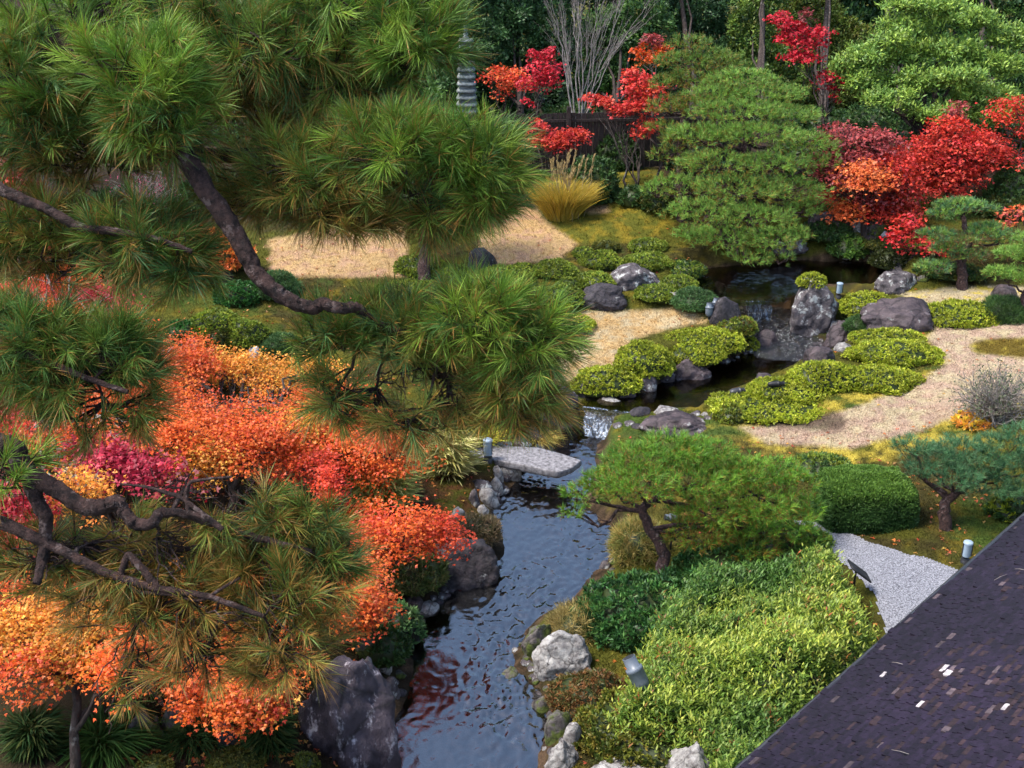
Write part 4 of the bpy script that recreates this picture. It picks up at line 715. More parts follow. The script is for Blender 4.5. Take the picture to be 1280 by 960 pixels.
def boxhedge():
    p = [G(1018, 640), G(1140, 645)]; c = (p[0]+p[1])/2; zc = depth(c); rx = 60*zc/F_PX; A = Acc(); R3 = np.array([rx, .5, .58])
    d = rdir(9000); d[:, 2] = np.abs(d[:, 2])-.0; q = d/np.max(np.abs(d), axis=1, keepdims=True)**.5; nn = nrm(q**5+np.array([0, 0, .05])); P = q*R3*(1+.06*vnoise(q*4, 2))[:, None]
    V = ICS_V/np.max(np.abs(ICS_V), axis=1, keepdims=True)**.5*R3*.93; V[:, 2] = np.maximum(V[:, 2], -.1); A.add(V+c, ICS_F, (.012, .02, .008)); k = 6
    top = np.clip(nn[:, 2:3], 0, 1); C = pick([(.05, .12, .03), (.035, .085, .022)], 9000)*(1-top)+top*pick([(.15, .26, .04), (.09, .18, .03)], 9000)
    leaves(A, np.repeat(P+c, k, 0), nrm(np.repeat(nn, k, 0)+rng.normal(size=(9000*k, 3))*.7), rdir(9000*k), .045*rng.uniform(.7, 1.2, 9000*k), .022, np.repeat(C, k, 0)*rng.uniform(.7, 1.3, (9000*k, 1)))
    tag(A.build('boxy_hedge', 'leaf', origin=c), 'dense boxy dark green hedge next to the blue-green pine', 'hedge')
boxhedge()
def orangehedge(b, pal, label):
    shrub(b, pal, label, cat='hedge', name='autumn_hedge', L=.07, W=.04, dr=.4, lump=.1, dens=1.1)
orangehedge((196, 315, 268, 338), [(.75, .22, .04), (.7, .15, .04), (.75, .32, .06)], 'low orange autumn hedge behind the bent pine limb')
shrub((270, 305, 308, 335), [(.45, .01, .05), (.6, .03, .06)], 'crimson patch of shrub at the end of the orange hedge', L=.07, W=.04)
# strap-leaved and grassy plants
def blades(box_, pal, label, n, L, W, name='grass_clump', cat='grass', spread=.6, droop=.5, seg=4, plume=None, group=None, hgt=.0, dr=.8):
    g, rx, ry, h = fit(*box_, dr=dr); A = Acc(); a = rng.uniform(0, 2*np.pi, n); r = np.sqrt(rng.uniform(0, 1, n)); P = np.stack([np.cos(a)*r*rx*.55, np.sin(a)*r*ry*.55, rng.uniform(-.05, max(hgt, .01), n)], 1)
    d = nrm(np.stack([np.cos(a)*r*spread, np.sin(a)*r*spread, np.ones(n)], 1)+rng.normal(size=(n, 3))*.22*spread); l = L*rng.uniform(.55, 1.1, n)[:, None]; S = nrm(np.cross(d, rdir(n)))*W/2; C = pick(pal, n)*rng.uniform(.75, 1.3, (n, 1)); out = nrm(d*np.array([1, 1, .0])+1e-6); vs = []
    for k in range(seg+1):
        t = k/seg; c_ = P+d*l*t+out*l*droop*t*t*.6-np.array([0, 0, 1.])*l*droop*t**2.5*.6; wv = (1-t**2.2)*(.6+.8*t*(1-t)*2); vs += [c_-S*wv, c_+S*wv]
    V = np.stack(vs, 1)+g; m = 2*(seg+1); kk = np.arange(n)[:, None]*m
    A.add(V.reshape(-1, 3), np.concatenate([kk+np.array([[2*k, 2*k+1, 2*k+3, 2*k+2]]) for k in range(seg)]), np.repeat(C, m, 0))
    if plume:
        for i in range(plume):
            b0 = g+np.array([rng.normal()*rx*.35, rng.normal()*ry*.35, 0]); hh = h*rng.uniform(.8, 1.15); tp_ = b0+np.array([rng.normal()*.22, rng.normal()*.15, hh]); q = limb(b0, tp_, .04, 6); tube(A, q, [.006]*6, 3, c=(.35, .27, .15))
            m2 = 30; u = rng.uniform(.78, 1, m2)[:, None]; pp = b0+(tp_-b0)*u; leaves(A, pp, nrm(tp_-b0+rdir(m2)*.5), rdir(m2), .10, .018, pick([(.5, .36, .16), (.38, .27, .12)], m2))
    return tag(A.build(name, 'matte_leaf', origin=g), label, cat, group)
blades((668, 738, 205, 279), [(.55, .36, .04), (.42, .32, .05), (.30, .27, .05), (.6, .40, .08)], 'golden pampas grass clump with pale plumes on the sand', 4200, 1.05, .016, plume=24, spread=.42, droop=.35)
blades((428, 524, 596, 648), [(.55, .50, .16), (.45, .44, .12), (.30, .36, .08)], 'variegated yellow bamboo grass above the orange spray', 900, .34, .045, name='bamboo_grass', spread=1.3, droop=.6, hgt=.5)
blades((515, 602, 545, 605), [(.60, .54, .22), (.45, .44, .12), (.35, .30, .12)], 'straw yellow bamboo grass behind the white bridge lamp', 900, .36, .035, name='bamboo_grass', spread=1.3, droop=.5, hgt=.5)
blades((80, 175, 850, 950), [(.03, .075, .014), (.045, .10, .018)], 'green fern fronds near the thin maple trunk', 700, .38, .022, name='fern', cat='fern', spread=1.6, droop=.8)
blades((180, 300, 870, 950), [(.025, .06, .014), (.04, .08, .018)], 'dark strappy plant between fern and moss cushions', 900, .26, .014, name='strap_plant', cat='plant', spread=1.4, droop=.7)
blades((650, 690, 515, 560), [(.35, .24, .06), (.40, .34, .07)], 'tawny grass fringe above the slab bridge', 900, .4, .012, spread=1, droop=.7)
blades((580, 625, 525, 560), [(.55, .45, .05), (.35, .36, .05)], 'yellow leafy tuft behind the white bridge lamp', 500, .45, .03, name='grass_tuft', spread=.8, droop=.5)
for i, (bx, lab) in enumerate([((0, 90, 870, 960), 'dark leafy plant in the bottom corner beneath the orange maple'), ((300, 372, 880, 950), 'dark ground plant beside the huge boulder')]):
    blades(bx, [(.02, .05, .014), (.03, .065, .014), (.07, .08, .02)], lab, 1500, .17, .022, name='leafy_plant', cat='plant', spread=1.6, droop=.6, hgt=.3)
# the sprig-leaved bed between front pine and roof
def bed():
    poly = PZ(*np.array([(815, 735), (880, 690), (960, 680), (1035, 680), (1065, 705), (1100, 760), (1102, 795), (1020, 880), (935, 970), (890, 960), (880, 900), (830, 880), (770, 870), (745, 845), (790, 800)], float).T, 1.05)[:, :2]
    lo, hi = poly.min(0), poly.max(0); A = Acc(); n = 9500; xy = rng.uniform(lo, hi, (n, 2)); sdv = sdist(poly, xy[:, 0], xy[:, 1]); m = sdv < 0; xy = xy[m]; sdv = sdv[m]; n = len(xy)
    gz = np.array([hgrid(xy[:, 0], xy[:, 1])])[0]; q = np.stack([xy[:, 0], xy[:, 1], xy[:, 0]*0], 1); bump = vnoise(q*1.4, 4); b2 = vnoise(q*3.7, 5)
    top = gz+(.48+.20*bump+.13*b2)*smooth(0, .30, -sdv)+.12
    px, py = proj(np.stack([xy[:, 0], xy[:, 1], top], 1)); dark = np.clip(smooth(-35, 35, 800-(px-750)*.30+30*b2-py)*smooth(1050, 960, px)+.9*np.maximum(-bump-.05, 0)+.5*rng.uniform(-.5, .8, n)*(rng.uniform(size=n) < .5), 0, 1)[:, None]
    k = 11; H_ = rng.uniform(.14, .30, n); t = np.linspace(0, 1, k)[None]; P = np.stack([xy[:, 0][:, None]+0*t, xy[:, 1][:, None]+0*t, (top-H_)[:, None]+H_[:, None]*t], -1); lean = rng.normal(size=(n, 1, 3))*.25; lean[..., 2] = 0; P = P+lean*H_[:, None, None]*t[..., None]
    a = (np.arange(k)*2.4)[None]+rng.uniform(0, 6, (n, 1)); up = .35+.9*t; D = np.stack([np.cos(a), np.sin(a), up+0*a], -1)
    old = pick([(.05, .13, .025), (.08, .18, .03), (.04, .10, .02)], n); mid = pick([(.17, .28, .03), (.13, .24, .03)], n); tip = pick([(.42, .46, .05), (.26, .36, .04), (.52, .52, .09)], n); rd = (rng.uniform(size=(n, 1)) < .10)*smooth(.0, .5, b2)[:, None]
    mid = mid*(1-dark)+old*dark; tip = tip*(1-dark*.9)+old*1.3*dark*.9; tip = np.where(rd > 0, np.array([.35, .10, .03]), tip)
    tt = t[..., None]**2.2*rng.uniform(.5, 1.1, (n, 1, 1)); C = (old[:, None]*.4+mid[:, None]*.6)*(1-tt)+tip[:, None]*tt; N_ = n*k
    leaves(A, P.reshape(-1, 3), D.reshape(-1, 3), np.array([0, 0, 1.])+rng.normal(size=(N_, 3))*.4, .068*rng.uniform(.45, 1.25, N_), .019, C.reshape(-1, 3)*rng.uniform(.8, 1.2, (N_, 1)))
    fx = np.linspace(lo[0], hi[0], 70); fy = np.linspace(lo[1], hi[1], 70); FX, FY = np.meshgrid(fx, fy); ss = sdist(poly, FX, FY); q = np.stack([FX, FY, FX*0], -1); FZ = hgrid(FX.ravel(), FY.ravel()).reshape(FX.shape)+(.22+.20*vnoise(q*1.4, 4)+.12*vnoise(q*3.7, 5))*smooth(0, .35, -ss)-.02
    ins = ss < .05; fm = ins[:-1, :-1] & ins[1:, :-1] & ins[:-1, 1:] & ins[1:, 1:]; ii = np.arange(FX.size).reshape(FX.shape); Q = np.stack([ii[:-1, :-1][fm], ii[:-1, 1:][fm], ii[1:, 1:][fm], ii[1:, :-1][fm]], -1); A.add(np.stack([FX, FY, FZ], -1), Q, (.02, .035, .01))
    o = A.build('ground_cover', 'leaf'); tag(o, 'bright yellow-green sprigged ground cover filling the bed beside the shingle roof', 'ground cover', kind='stuff')
bed()
g_ = G(795, 862); spot_lab = 'large tilted grey spotlight standing in the shrub bed'
def bigspot():
    c = PZ(795, 843, 1.0); root = empty('garden_spotlight', [c[0], c[1], hgrid(c[0], c[1])], spot_lab, 'spotlight'); d = nrm(np.array([-.42, .35, .8])); r = .085; L = .34; c = c+np.array([0, 0, .02])
    A = Acc(); cyl(A, c-d*L/2, d, [(0, r*.5), (L*.05, r*.8), (L*.2, r*.98), (L*.55, r), (L*.56, r*1.05), (L*.66, r*1.05), (L*.67, r*.97), (L*.68, r*.8), (L, r*.78)], 26); A.build('housing', 'metal_grey', root)
    A = Acc(); cyl(A, c+d*L*.49, d, [(0, r*.7), (.006, r*.7)]); A.build('lens', 'metal_dark', root)
    A = Acc(); cyl(A, [c[0], c[1], hgrid(c[0], c[1])-.1], (0, 0, 1), [(0, .02), (c[2]-hgrid(c[0], c[1]), .02)], 10); box(A, c-d*.1-np.array([0, 0, .06]), (.06, .05, .08)); A.build('bracket', 'metal_dark', root)
bigspot()
# bare twiggy shrub with yellow leaves by the picture edge
def twiggy(box_, label, c=(.30, .28, .26), leafp=((.10, .13, .06), (.16, .18, .1)), n=130, name='twiggy_shrub', lf=1400):
    g, rx, ry, h = fit(*box_); root = empty(name, g, label, 'shrub'); T = Acc(); A = Acc(); ends = []
    for i in range(n):
        d = nrm(np.array([rng.normal()*.8, rng.normal()*.7, rng.uniform(.5, 1.3)])); e = g+d*np.array([rx, ry, h])*rng.uniform(.7, 1.05); q = limb(g+rng.normal(size=3)*np.array([.1, .1, 0]), e, .16, 7); tube(T, q, np.linspace(.011, .004, 7), 4)
        for _ in range(4):
            s_ = q[rng.integers(2, 7)]; e2 = s_+nrm(d+rng.normal(size=3)*.6)*rng.uniform(.1, .28); tube(T, limb(s_, e2, .15, 4), [.005, .004, .003, .002], 3); ends.append(e2)
    T.build('branches', 'bark_pale', root); E = np.array(ends)[rng.integers(0, len(ends), lf)]+rng.normal(size=(lf, 3))*.03; leaves(A, E, rdir(lf), rdir(lf), .05, .02, pick(leafp, lf)); A.build('foliage', 'leaf', root)
twiggy((1180, 1300, 462, 545), 'pale grey twiggy shrub nearly bare above the blue-green pine', n=170)
shrub((1196, 1240, 516, 536), [(.70, .50, .05), (.7, .3, .06)], 'small cluster of yellow leaves under the twiggy shrub', L=.09, W=.05)
twiggy((140, 235, 196, 280), 'leafless pale shrub with a few pink leaves behind the bent limb', leafp=((.5, .03, .12), (.6, .1, .2)), n=60, lf=500)
# ================================================================== background evergreens
def evergreen(label, base, blobs, pal, L=.13, W=.06, cover=2.6, trunkr=.14, group='evergreens closing the garden', name='evergreen_tree', k=9, spread=.9, lump=.25, zc=None, droop=.0, bark='bark', mat='leaf', dn=.5, kind='rhomb', basez=None):
    g = G(*base); g = g if basez is None else PZ(base[0], base[1], basez); zc0 = depth(g) if zc is None else zc; root = empty(name, g, label, 'tree', group); A = Acc(); T = Acc()
    for b in blobs:
        c, rx, rz = blob_center(b, zc0); rd = rx*.8; n = int(cover*2.2*(rx*rz+rx*rd*.6)*3.1/(k*L*W*.5)*.55)+20; off = rng.uniform(0, 40, 3)
        d = rdir(n); d[:, 1] = np.where((d[:, 1] > .3), -d[:, 1], d[:, 1]); R3 = np.array([rx, rd, rz]); P = c+d*R3*(1-lump+lump*1.6*vnoise(d*3.2+off, 3)+.12*vnoise(d*9+off, 5))[:, None]*rng.uniform(.82, 1.0, (n, 1))
        v = vnoise(d*3.2+off, 3)[:, None]; base_c = pick(pal, n)*(1+.35*v)
        nn = nrm(d+np.array([0, -.2, dn])); D = nrm(np.repeat(nn, k, 0)+rng.normal(size=(n*k, 3))*spread*.7-np.array([0, 0, droop])); leaves(A, np.repeat(P, k, 0)+rng.normal(size=(n*k, 3))*L*.5, D, np.repeat(nn, k, 0)+rdir(n*k)*.7+np.array([0, 0, .4]), L*rng.uniform(.6, 1.2, n*k), W*rng.uniform(.7, 1.2, n*k), np.repeat(base_c, k, 0)*rng.uniform(.7, 1.3, (n*k, 1)), kind)
        q = limb(g+np.array([0, 0, .6+.2*rng.uniform()])*1., c+np.array([0, rd*.3, 0]), .03, 6); tube(T, q, np.linspace(trunkr*.4, trunkr*.12, 6), 6)
    top = max((blob_center(b, zc0)[0] for b in blobs), key=lambda c: c[2]); tube(T, limb(g-np.array([0, 0, .3]), g+(top-g)*.85+np.array([0, .5, 0]), .012, 8), np.linspace(trunkr, trunkr*.4, 8), 8, rough=.08)
    T.build('trunk', bark, root); A.build('crown', mat, root); return root
DK = [(.022, .06, .018), (.035, .085, .022), (.05, .11, .03)]; DK2 = [(.03, .07, .03), (.05, .10, .04)]; MD = [(.06, .13, .02), (.10, .18, .03), (.045, .10, .02)]; CED = [(.13, .19, .025), (.08, .13, .02), (.18, .23, .03)]; BRT = [(.22, .34, .05), (.15, .26, .05), (.32, .42, .07), (.11, .21, .04)]
BGT = [('dark glossy evergreen directly behind the stone pagoda', (585, 165), [(585, 60, 55, 50), (560, -20, 60, 60), (610, -80, 70, 60), (570, 115, 35, 30)], DK),
 ('dark broadleaf evergreen above the crimson maple', (650, 165), [(650, 60, 50, 45, 1), (625, 110, 40, 35, 1), (650, -30, 60, 60, 1), (690, 40, 40, 50, 1), (640, 20, 30, 25, .3)], DK),
 ('olive green broadleaf tree behind the bare pale tree', (770, 160), [(760, 45, 45, 35, 1), (800, 25, 50, 35, 1), (780, 95, 45, 30, 1.2), (740, 110, 40, 30, 1.5), (770, -50, 70, 60, 2), (820, 70, 35, 30, 1)], MD+DK),
 ('dark evergreen whose boughs fill the top behind the big pine', (870, 165), [(865, 20, 50, 40, 4), (850, -50, 70, 60, 4), (900, 80, 40, 40, 4), (880, 130, 50, 40, 4)], DK2+DK),
 ('yellow-green cedar behind the crimson maple top', (950, 165), [(940, 35, 40, 50, 4), (980, 90, 40, 50, 4), (960, -50, 55, 60, 4), (925, 100, 35, 40, 4), (960, 150, 60, 35, 4)], CED+MD),
 ('cedar with bronze tinge between the crimson maple and the big bright tree', (1030, 165), [(1010, 15, 45, 35, 5), (1050, 60, 50, 50, 5), (1040, -55, 60, 50, 5), (1030, 120, 60, 40, 5)], CED+[(.16, .14, .03)]),
 ('dark tree far behind the big bright tree', (1130, 165), [(1120, 20, 60, 50, 7), (1110, -60, 80, 50, 7), (1130, 100, 90, 50, 6), (1180, 150, 90, 40, 5)], DK+MD),
 ('dark tree filling the top corner beyond the red maple', (1240, 165), [(1240, 30, 70, 60, 7), (1230, -60, 80, 50, 7), (1260, 130, 70, 60, 6)], DK+MD),
 ('mid green tree glimpsed between the pine boughs at the top', (480, 175), [(480, 110, 45, 45, 1), (520, 130, 40, 35, 0), (470, 30, 60, 50, 2), (500, -60, 70, 60, 2)], MD),
 ('dark tree behind the upper pine boughs', (370, 180), [(370, 100, 70, 60, 2), (380, 0, 80, 60, 2), (330, 170, 60, 40, 0), (420, 180, 60, 40, 0), (370, -80, 80, 50, 2)], DK+MD),
 ('dark tree behind the densest pine boughs', (240, 180), [(240, 100, 70, 60, 2), (230, 0, 80, 60, 2), (210, 170, 60, 40, 0), (250, -80, 80, 50, 2)], DK),
 ('dark evergreen at the top corner behind the pine', (110, 185), [(110, 100, 80, 60, 2), (90, 0, 80, 60, 2), (120, 190, 70, 45, 0), (100, -80, 80, 50, 2)], DK+MD),
 ('shaded evergreen at the picture edge behind the pine', (-30, 190), [(-30, 110, 80, 60, 2), (-20, 0, 80, 60, 2), (0, 200, 70, 45, 0), (-30, -80, 80, 50, 2)], DK)]
for i, (lab, b, bl, pal) in enumerate(BGT): evergreen(lab, b, bl, pal, cover=2.4)
for i, x in enumerate([-80, 60, 200, 340, 470, 560, 660, 760, 850, 950, 1060, 1170, 1290, 1400]):       # the wood behind: only shadowy tops show through
    yb = 128; evergreen('shadowy evergreen of the wood behind the garden', (x, yb), [(x, 60, 75, 60), (x+20, -30, 80, 70), (x-15, 120, 80, 45), (x+10, -110, 80, 60)], DK if i % 3 else DK2, L=.2, W=.1, cover=1.8, group='shadowy wood behind the garden', name='wood_tree')
evergreen('broad bright green tree with layered sprays in the upper corner', (1152, 205), [(1100, 68, 55, 15), (1180, 58, 60, 16), (1240, 80, 50, 17), (1130, 32, 42, 12), (1205, 22, 50, 13), (1080, 100, 40, 13), (1150, 98, 50, 15, -.4), (1228, 118, 50, 15, -.4), (1262, 45, 40, 16), (1112, 122, 36, 10, -.6), (1172, 138, 44, 11, -.6), (1058, 84, 30, 11), (1150, 4, 60, 10), (1240, 140, 40, 14, -.5), (1115, 50, 30, 10, -.6), (1200, 95, 35, 11, -.9)], BRT, L=.12, W=.042, cover=2.5, trunkr=.17, group='trees of the upper corner', spread=1.2, lump=.2, dn=1.3, name='broadleaf_tree')
# pale bare tree
texmat('bark_silver', (.10, .085, .075), (.24, .21, .19), 12, .9, .3)
def baretree():
    g = G(722, 200); zc = depth(g); root = empty('bare_tree', g, 'tall leafless tree with pale upright stems in front of dark evergreens', 'tree'); T = Acc(); st = PD(722, 168, zc); tube(T, limb(g-np.array([0, 0, .2]), st, .03, 5), [.085, .08, .075, .07, .065], 8)
    def grow(p, d, L, r, lv):
        e = p+d*L; q = limb(p, e, .05, 6); tube(T, q, np.linspace(r, r*.6, 6), 5 if lv < 2 else 3)
        if lv < 4:
            for _ in range(3 if lv < 3 else 2): s_ = q[rng.integers(2, 6)]; grow(s_, nrm(d+rng.normal(size=3)*np.array([.17, .17, .08])), L*rng.uniform(.55, .75), r*.55, lv+1)
    for x in (694, 706, 722, 732, 746, 762):
        e = PD(x, 20+abs(x-725)*.2, zc+rng.uniform(-.5, .5)); d = e-st; L = np.linalg.norm(d); grow(st-np.array([0, 0, rng.uniform(0, .4)]), d/L, L*.62, .028, 0)
    T.build('branches', 'bark_silver', root)
baretree()
# ================================================================== maples
OR = [(.66, .11, .018), (.70, .17, .02), (.60, .07, .02)]; YO = [(.70, .28, .03), (.68, .19, .025), (.66, .36, .05)]; RD = [(.46, .028, .022), (.58, .05, .022)]; CR = [(.44, .012, .022), (.54, .02, .035)]; CO = [(.62, .055, .04), (.55, .035, .04), (.66, .09, .035)]; DU = [(.30, .05, .05), (.40, .06, .05), (.24, .06, .06)]; OC = [(.74, .13, .035), (.78, .20, .05)]
PA = [OR, YO, RD, CR, CO, DU, OC]; PL_ = [OR, YO, RD, [(.50, .02, .03), (.45, .03, .05)], [(.66, .08, .02), (.58, .05, .025)], DU, [(.68, .10, .018), (.70, .16, .02)]]
maple('slender multi-stemmed maple with orange-red leaves behind the pampas grass', (640, 190), [(622, 92, 16, 9), (640, 98, 18, 10, .2), (655, 105, 14, 9), (632, 115, 12, 7)], [OC+RD], L=.058, trunkr=.03, stems=3, cover=2.0)
maple('crimson maple sapling crowning the dark fence', (668, 222), [(664, 70, 12, 8), (676, 85, 20, 12), (688, 68, 9, 8), (668, 100, 18, 10), (686, 98, 12, 9), (660, 128, 7, 4)], [CR], L=.058, trunkr=.03, hub=.6, cover=2.2)
maple('low spreading red maple in front of the fence', (690, 235), [(680, 176, 22, 7), (705, 170, 24, 7), (722, 168, 16, 5), (670, 158, 14, 8), (695, 180, 20, 6)], [RD+CO], L=.058, trunkr=.03, cover=2.0)
maple('coral pink maple between the bare tree and the tall pines', (786, 250), [(800, 105, 22, 14), (790, 92, 14, 8), (812, 120, 22, 14), (795, 132, 24, 10), (755, 128, 16, 5), (740, 121, 10, 4), (775, 137, 16, 5), (770, 153, 12, 4), (785, 165, 18, 6), (806, 160, 16, 12), (800, 178, 10, 5)], [CO], L=.058, trunkr=.035, stems=2, hub=.4)
maple('orange maple top above the coral maple', (822, 235), [(815, 72, 18, 8, 1), (800, 62, 10, 5, 1), (826, 62, 12, 7, 1), (815, 50, 14, 7, 1, 5)], PA, L=.058, trunkr=.03, hub=.7)
maple('crimson maple reaching above the big pine from behind', (1040, 215), [(975, 22, 14, 7), (990, 38, 18, 9), (1008, 52, 18, 9), (1022, 40, 14, 5), (1000, 70, 20, 6), (1050, 88, 20, 11), (1040, 100, 14, 12), (1042, 118, 8, 9), (985, 50, 14, 5), (1010, 20, 10, 6, 0, 5)], [CR, CR, CR, CR, CR, DU], L=.062, trunkr=.028, hub=.5)
maple('wide dusky red maple spreading over the pond', (1085, 305), [(1050, 170, 28, 12, 0, 5), (1075, 185, 35, 16, 0, 5), (1040, 205, 25, 10, 0, 5), (1065, 215, 40, 18, 0, 5), (1105, 205, 38, 18, 0, 2), (1090, 240, 42, 16, 0, 5), (1050, 240, 22, 12, 0, 2), (1120, 235, 36, 18, 0, 2), (1060, 262, 26, 12, 0, 6), (1100, 262, 30, 12, 0, 2), (1130, 262, 24, 12, 0, 2), (1100, 175, 28, 10, 0, 5), (1085, 220, 30, 14, -.8, 6)], PA, L=.058, trunkr=.09, twigs=9, hub=.5, cover=2.2)
maple('brilliant red maple behind the small niwaki pine', (1195, 275), [(1185, 160, 26, 16, 0, 2), (1160, 185, 30, 15, 0, 2), (1195, 190, 34, 18, 0, 4), (1225, 180, 34, 14, 0, 2), (1245, 195, 26, 10, 0, 2), (1170, 215, 34, 15, 0, 4), (1205, 215, 30, 12, 0, 2), (1195, 140, 14, 14, .5, 5), (1150, 205, 28, 14, 0, 2), (1180, 235, 26, 8, 0, 4)], PA, L=.058, trunkr=.07, twigs=6)
maple('dark crimson maple bough hanging low over the pond edge', (1128, 330), [(1135, 280, 16, 12, -.3), (1122, 296, 14, 10, -.3), (1130, 310, 12, 8, -.3), (1165, 308, 18, 7, -.3), (1185, 318, 20, 6, -.2), (1215, 312, 14, 5, 0), (1150, 300, 12, 6, -.3)], [CR+RD], L=.055, trunkr=.03)
maple('red maple poking in at the picture edge above the green bush', (1290, 250), [(1270, 135, 24, 12), (1250, 150, 14, 8), (1290, 160, 22, 12)], [RD], L=.058, trunkr=.06)
maple('orange-pink maple low at the picture edge behind the small pine', (1285, 335), [(1275, 265, 20, 10), (1262, 283, 14, 10), (1290, 285, 20, 14)], [OC+DU], L=.075, trunkr=.04)
maple('small scarlet shrub maple beside the pagoda foot', (565, 230), [(555, 145, 12, 5), (572, 152, 13, 5)], [CO], L=.058, trunkr=.03)
# near maples left of the stream: z of the crown as ztop + offset
maple('wide orange maple with a yellow skirt in the middle of the slope', (300, 640), [(215, 432, 34, 16), (240, 455, 36, 18, 0, 0), (200, 470, 36, 22, 0, 0), (275, 455, 34, 10, -.3, 1), (315, 462, 40, 12, -.3, 1), (350, 475, 34, 12, -.4, 1), (390, 470, 30, 14, -.4, 1), (220, 505, 40, 22, 0, 0), (185, 500, 30, 24, .1, 0), (255, 535, 44, 22, 0, 0), (320, 525, 38, 16, -.1, 0), (345, 545, 40, 16, 0, 0), (300, 560, 44, 20, 0, 0), (215, 545, 32, 20, .3, 6), (390, 505, 24, 20, -.2, 0), (375, 530, 26, 16, -.1, 1), (240, 575, 40, 18, 0, 1)], PL_, L=.031, ztop=1.9, trunkr=.09, cover=2.6, flat=.5, twigs=6)
maple('fiery orange-red maple nearest the slab bridge', (440, 610), [(370, 570, 40, 16, 0, 6), (400, 545, 36, 16, 0, 0), (390, 585, 30, 14, 0, 4), (430, 555, 36, 16, 0, 0), (470, 540, 30, 14, 0, 0), (480, 565, 38, 13, .1, 0), (510, 565, 24, 10, .1, 6), (450, 520, 34, 16, 0, 0), (430, 495, 30, 16, 0, 0), (465, 585, 26, 9, -.3, 6), (410, 610, 16, 10, 0, 4)], PL_, L=.031, ztop=1.55, trunkr=.07, cover=2.6, flat=.5, twigs=6)
maple('magenta red maple in the heart of the orange ones', (140, 700), [(120, 565, 30, 14), (150, 580, 34, 18), (170, 560, 26, 14), (190, 590, 28, 16), (105, 590, 24, 12), (215, 600, 22, 12, 0, 4)], [[(.36, .015, .045), (.44, .03, .05)], CR, RD, CR, DU+CR, DU], L=.05, ztop=2.1, trunkr=.06, cover=2.2)
maple('mixed red and orange maple at the picture edge behind pine boughs', (60, 620), [(30, 370, 36, 24, 0, 2), (80, 350, 34, 20, 0, 6), (60, 400, 40, 22, 0, 6), (120, 375, 34, 20, 0, 3), (100, 410, 36, 18, 0, 0), (20, 440, 36, 24, 0, 3), (150, 410, 28, 16, 0, 6), (-20, 400, 36, 30, 0, 2), (170, 440, 30, 24, 0, 0), (110, 450, 40, 24, 0, 2), (50, 490, 44, 24, 0, 3), (130, 500, 40, 26, 0, 6), (70, 545, 40, 26, 0, 0), (10, 540, 40, 26, 0, 2), (100, 610, 36, 18, 0, 1), (140, 540, 30, 20, 0, 0), (10, 620, 44, 18, .1, 3), (60, 330, 30, 16, .1, 2)], PL_, L=.031, ztop=2.2, trunkr=.09, cover=2.1, bark='bark_pale', twigs=6)
maple('orange maple spray leaning over the long dark boulder', (480, 720), [(455, 645, 22, 12, 0, 6), (470, 665, 28, 14, 0, 4), (500, 650, 28, 13, 0, 0), (525, 660, 26, 12, 0, 6), (550, 665, 24, 9, 0, 4), (485, 678, 22, 10, 0, 6), (510, 675, 26, 10, 0, 0)], PL_, L=.031, ztop=1.15, trunkr=.045, cover=2.6, flat=.4, group='low maple sprays by the stream')
maple('low orange maple spray just upstream of the huge boulder', (430, 800), [(415, 720, 28, 14, 0, 0), (440, 712, 24, 12, 0, 6), (410, 745, 28, 14, 0, 0), (440, 740, 30, 14, 0, 6), (470, 742, 26, 12, 0, 0), (430, 762, 26, 12, 0, 6), (450, 765, 20, 9, 0, 0)], PL_, L=.031, ztop=1.15, trunkr=.045, cover=2.6, flat=.4, group='low maple sprays by the stream')
maple('amber maple with a thin leaning trunk in the lower corner', (90, 990), [(20, 790, 40, 22, 0, 1), (70, 775, 44, 22, 0, 1), (30, 840, 36, 16, 0, 0), (120, 790, 44, 22, 0, 1), (175, 770, 44, 22, 0, 0), (15, 750, 36, 16, 0, 0), (100, 735, 44, 18, 0, 0), (170, 815, 40, 16, 0, 6), (230, 790, 40, 20, 0, 0), (60, 820, 34, 14, 0, 1), (-20, 810, 36, 30, 0, 1), (220, 740, 40, 20, 0, 1), (150, 835, 30, 9, 0, 6)], PL_, L=.031, ztop=1.75, trunkr=.055, cover=2.3, flat=.45, hub=.75, sway=.1, group='amber maples of the lower corner')
maple('orange and scarlet maple bough just behind the huge boulder', (330, 930), [(280, 740, 36, 18, 0, 6), (330, 760, 34, 18, 0, 0), (350, 800, 26, 22, 0, 0), (345, 835, 26, 18, 0, 0), (320, 865, 34, 14, 0, 1), (290, 870, 32, 12, 0, 6), (255, 855, 26, 12, 0, 6), (240, 872, 20, 8, 0, 0), (340, 870, 20, 14, 0, 4), (290, 800, 34, 18, 0, 1), (300, 720, 30, 14, 0, 4), (305, 885, 26, 8, 0, 0)], PL_, L=.031, ztop=1.55, trunkr=.05, cover=2.3, flat=.45, group='amber maples of the lower corner')
maple('deep crimson maple low at the picture edge below the thick pine limb', (10, 760), [(0, 640, 34, 20), (30, 650, 26, 14), (-20, 670, 36, 20)], [CR], L=.05, ztop=2.0, trunkr=.05)
maple('red maple with a pale trunk behind the dense pine boughs', (20, 330), [(10, 205, 26, 14), (30, 225, 24, 10), (0, 240, 30, 14), (80, 165, 16, 10), (110, 160, 14, 8), (60, 200, 20, 10)], [RD+DU], L=.09, trunkr=.05, bark='bark_pale')
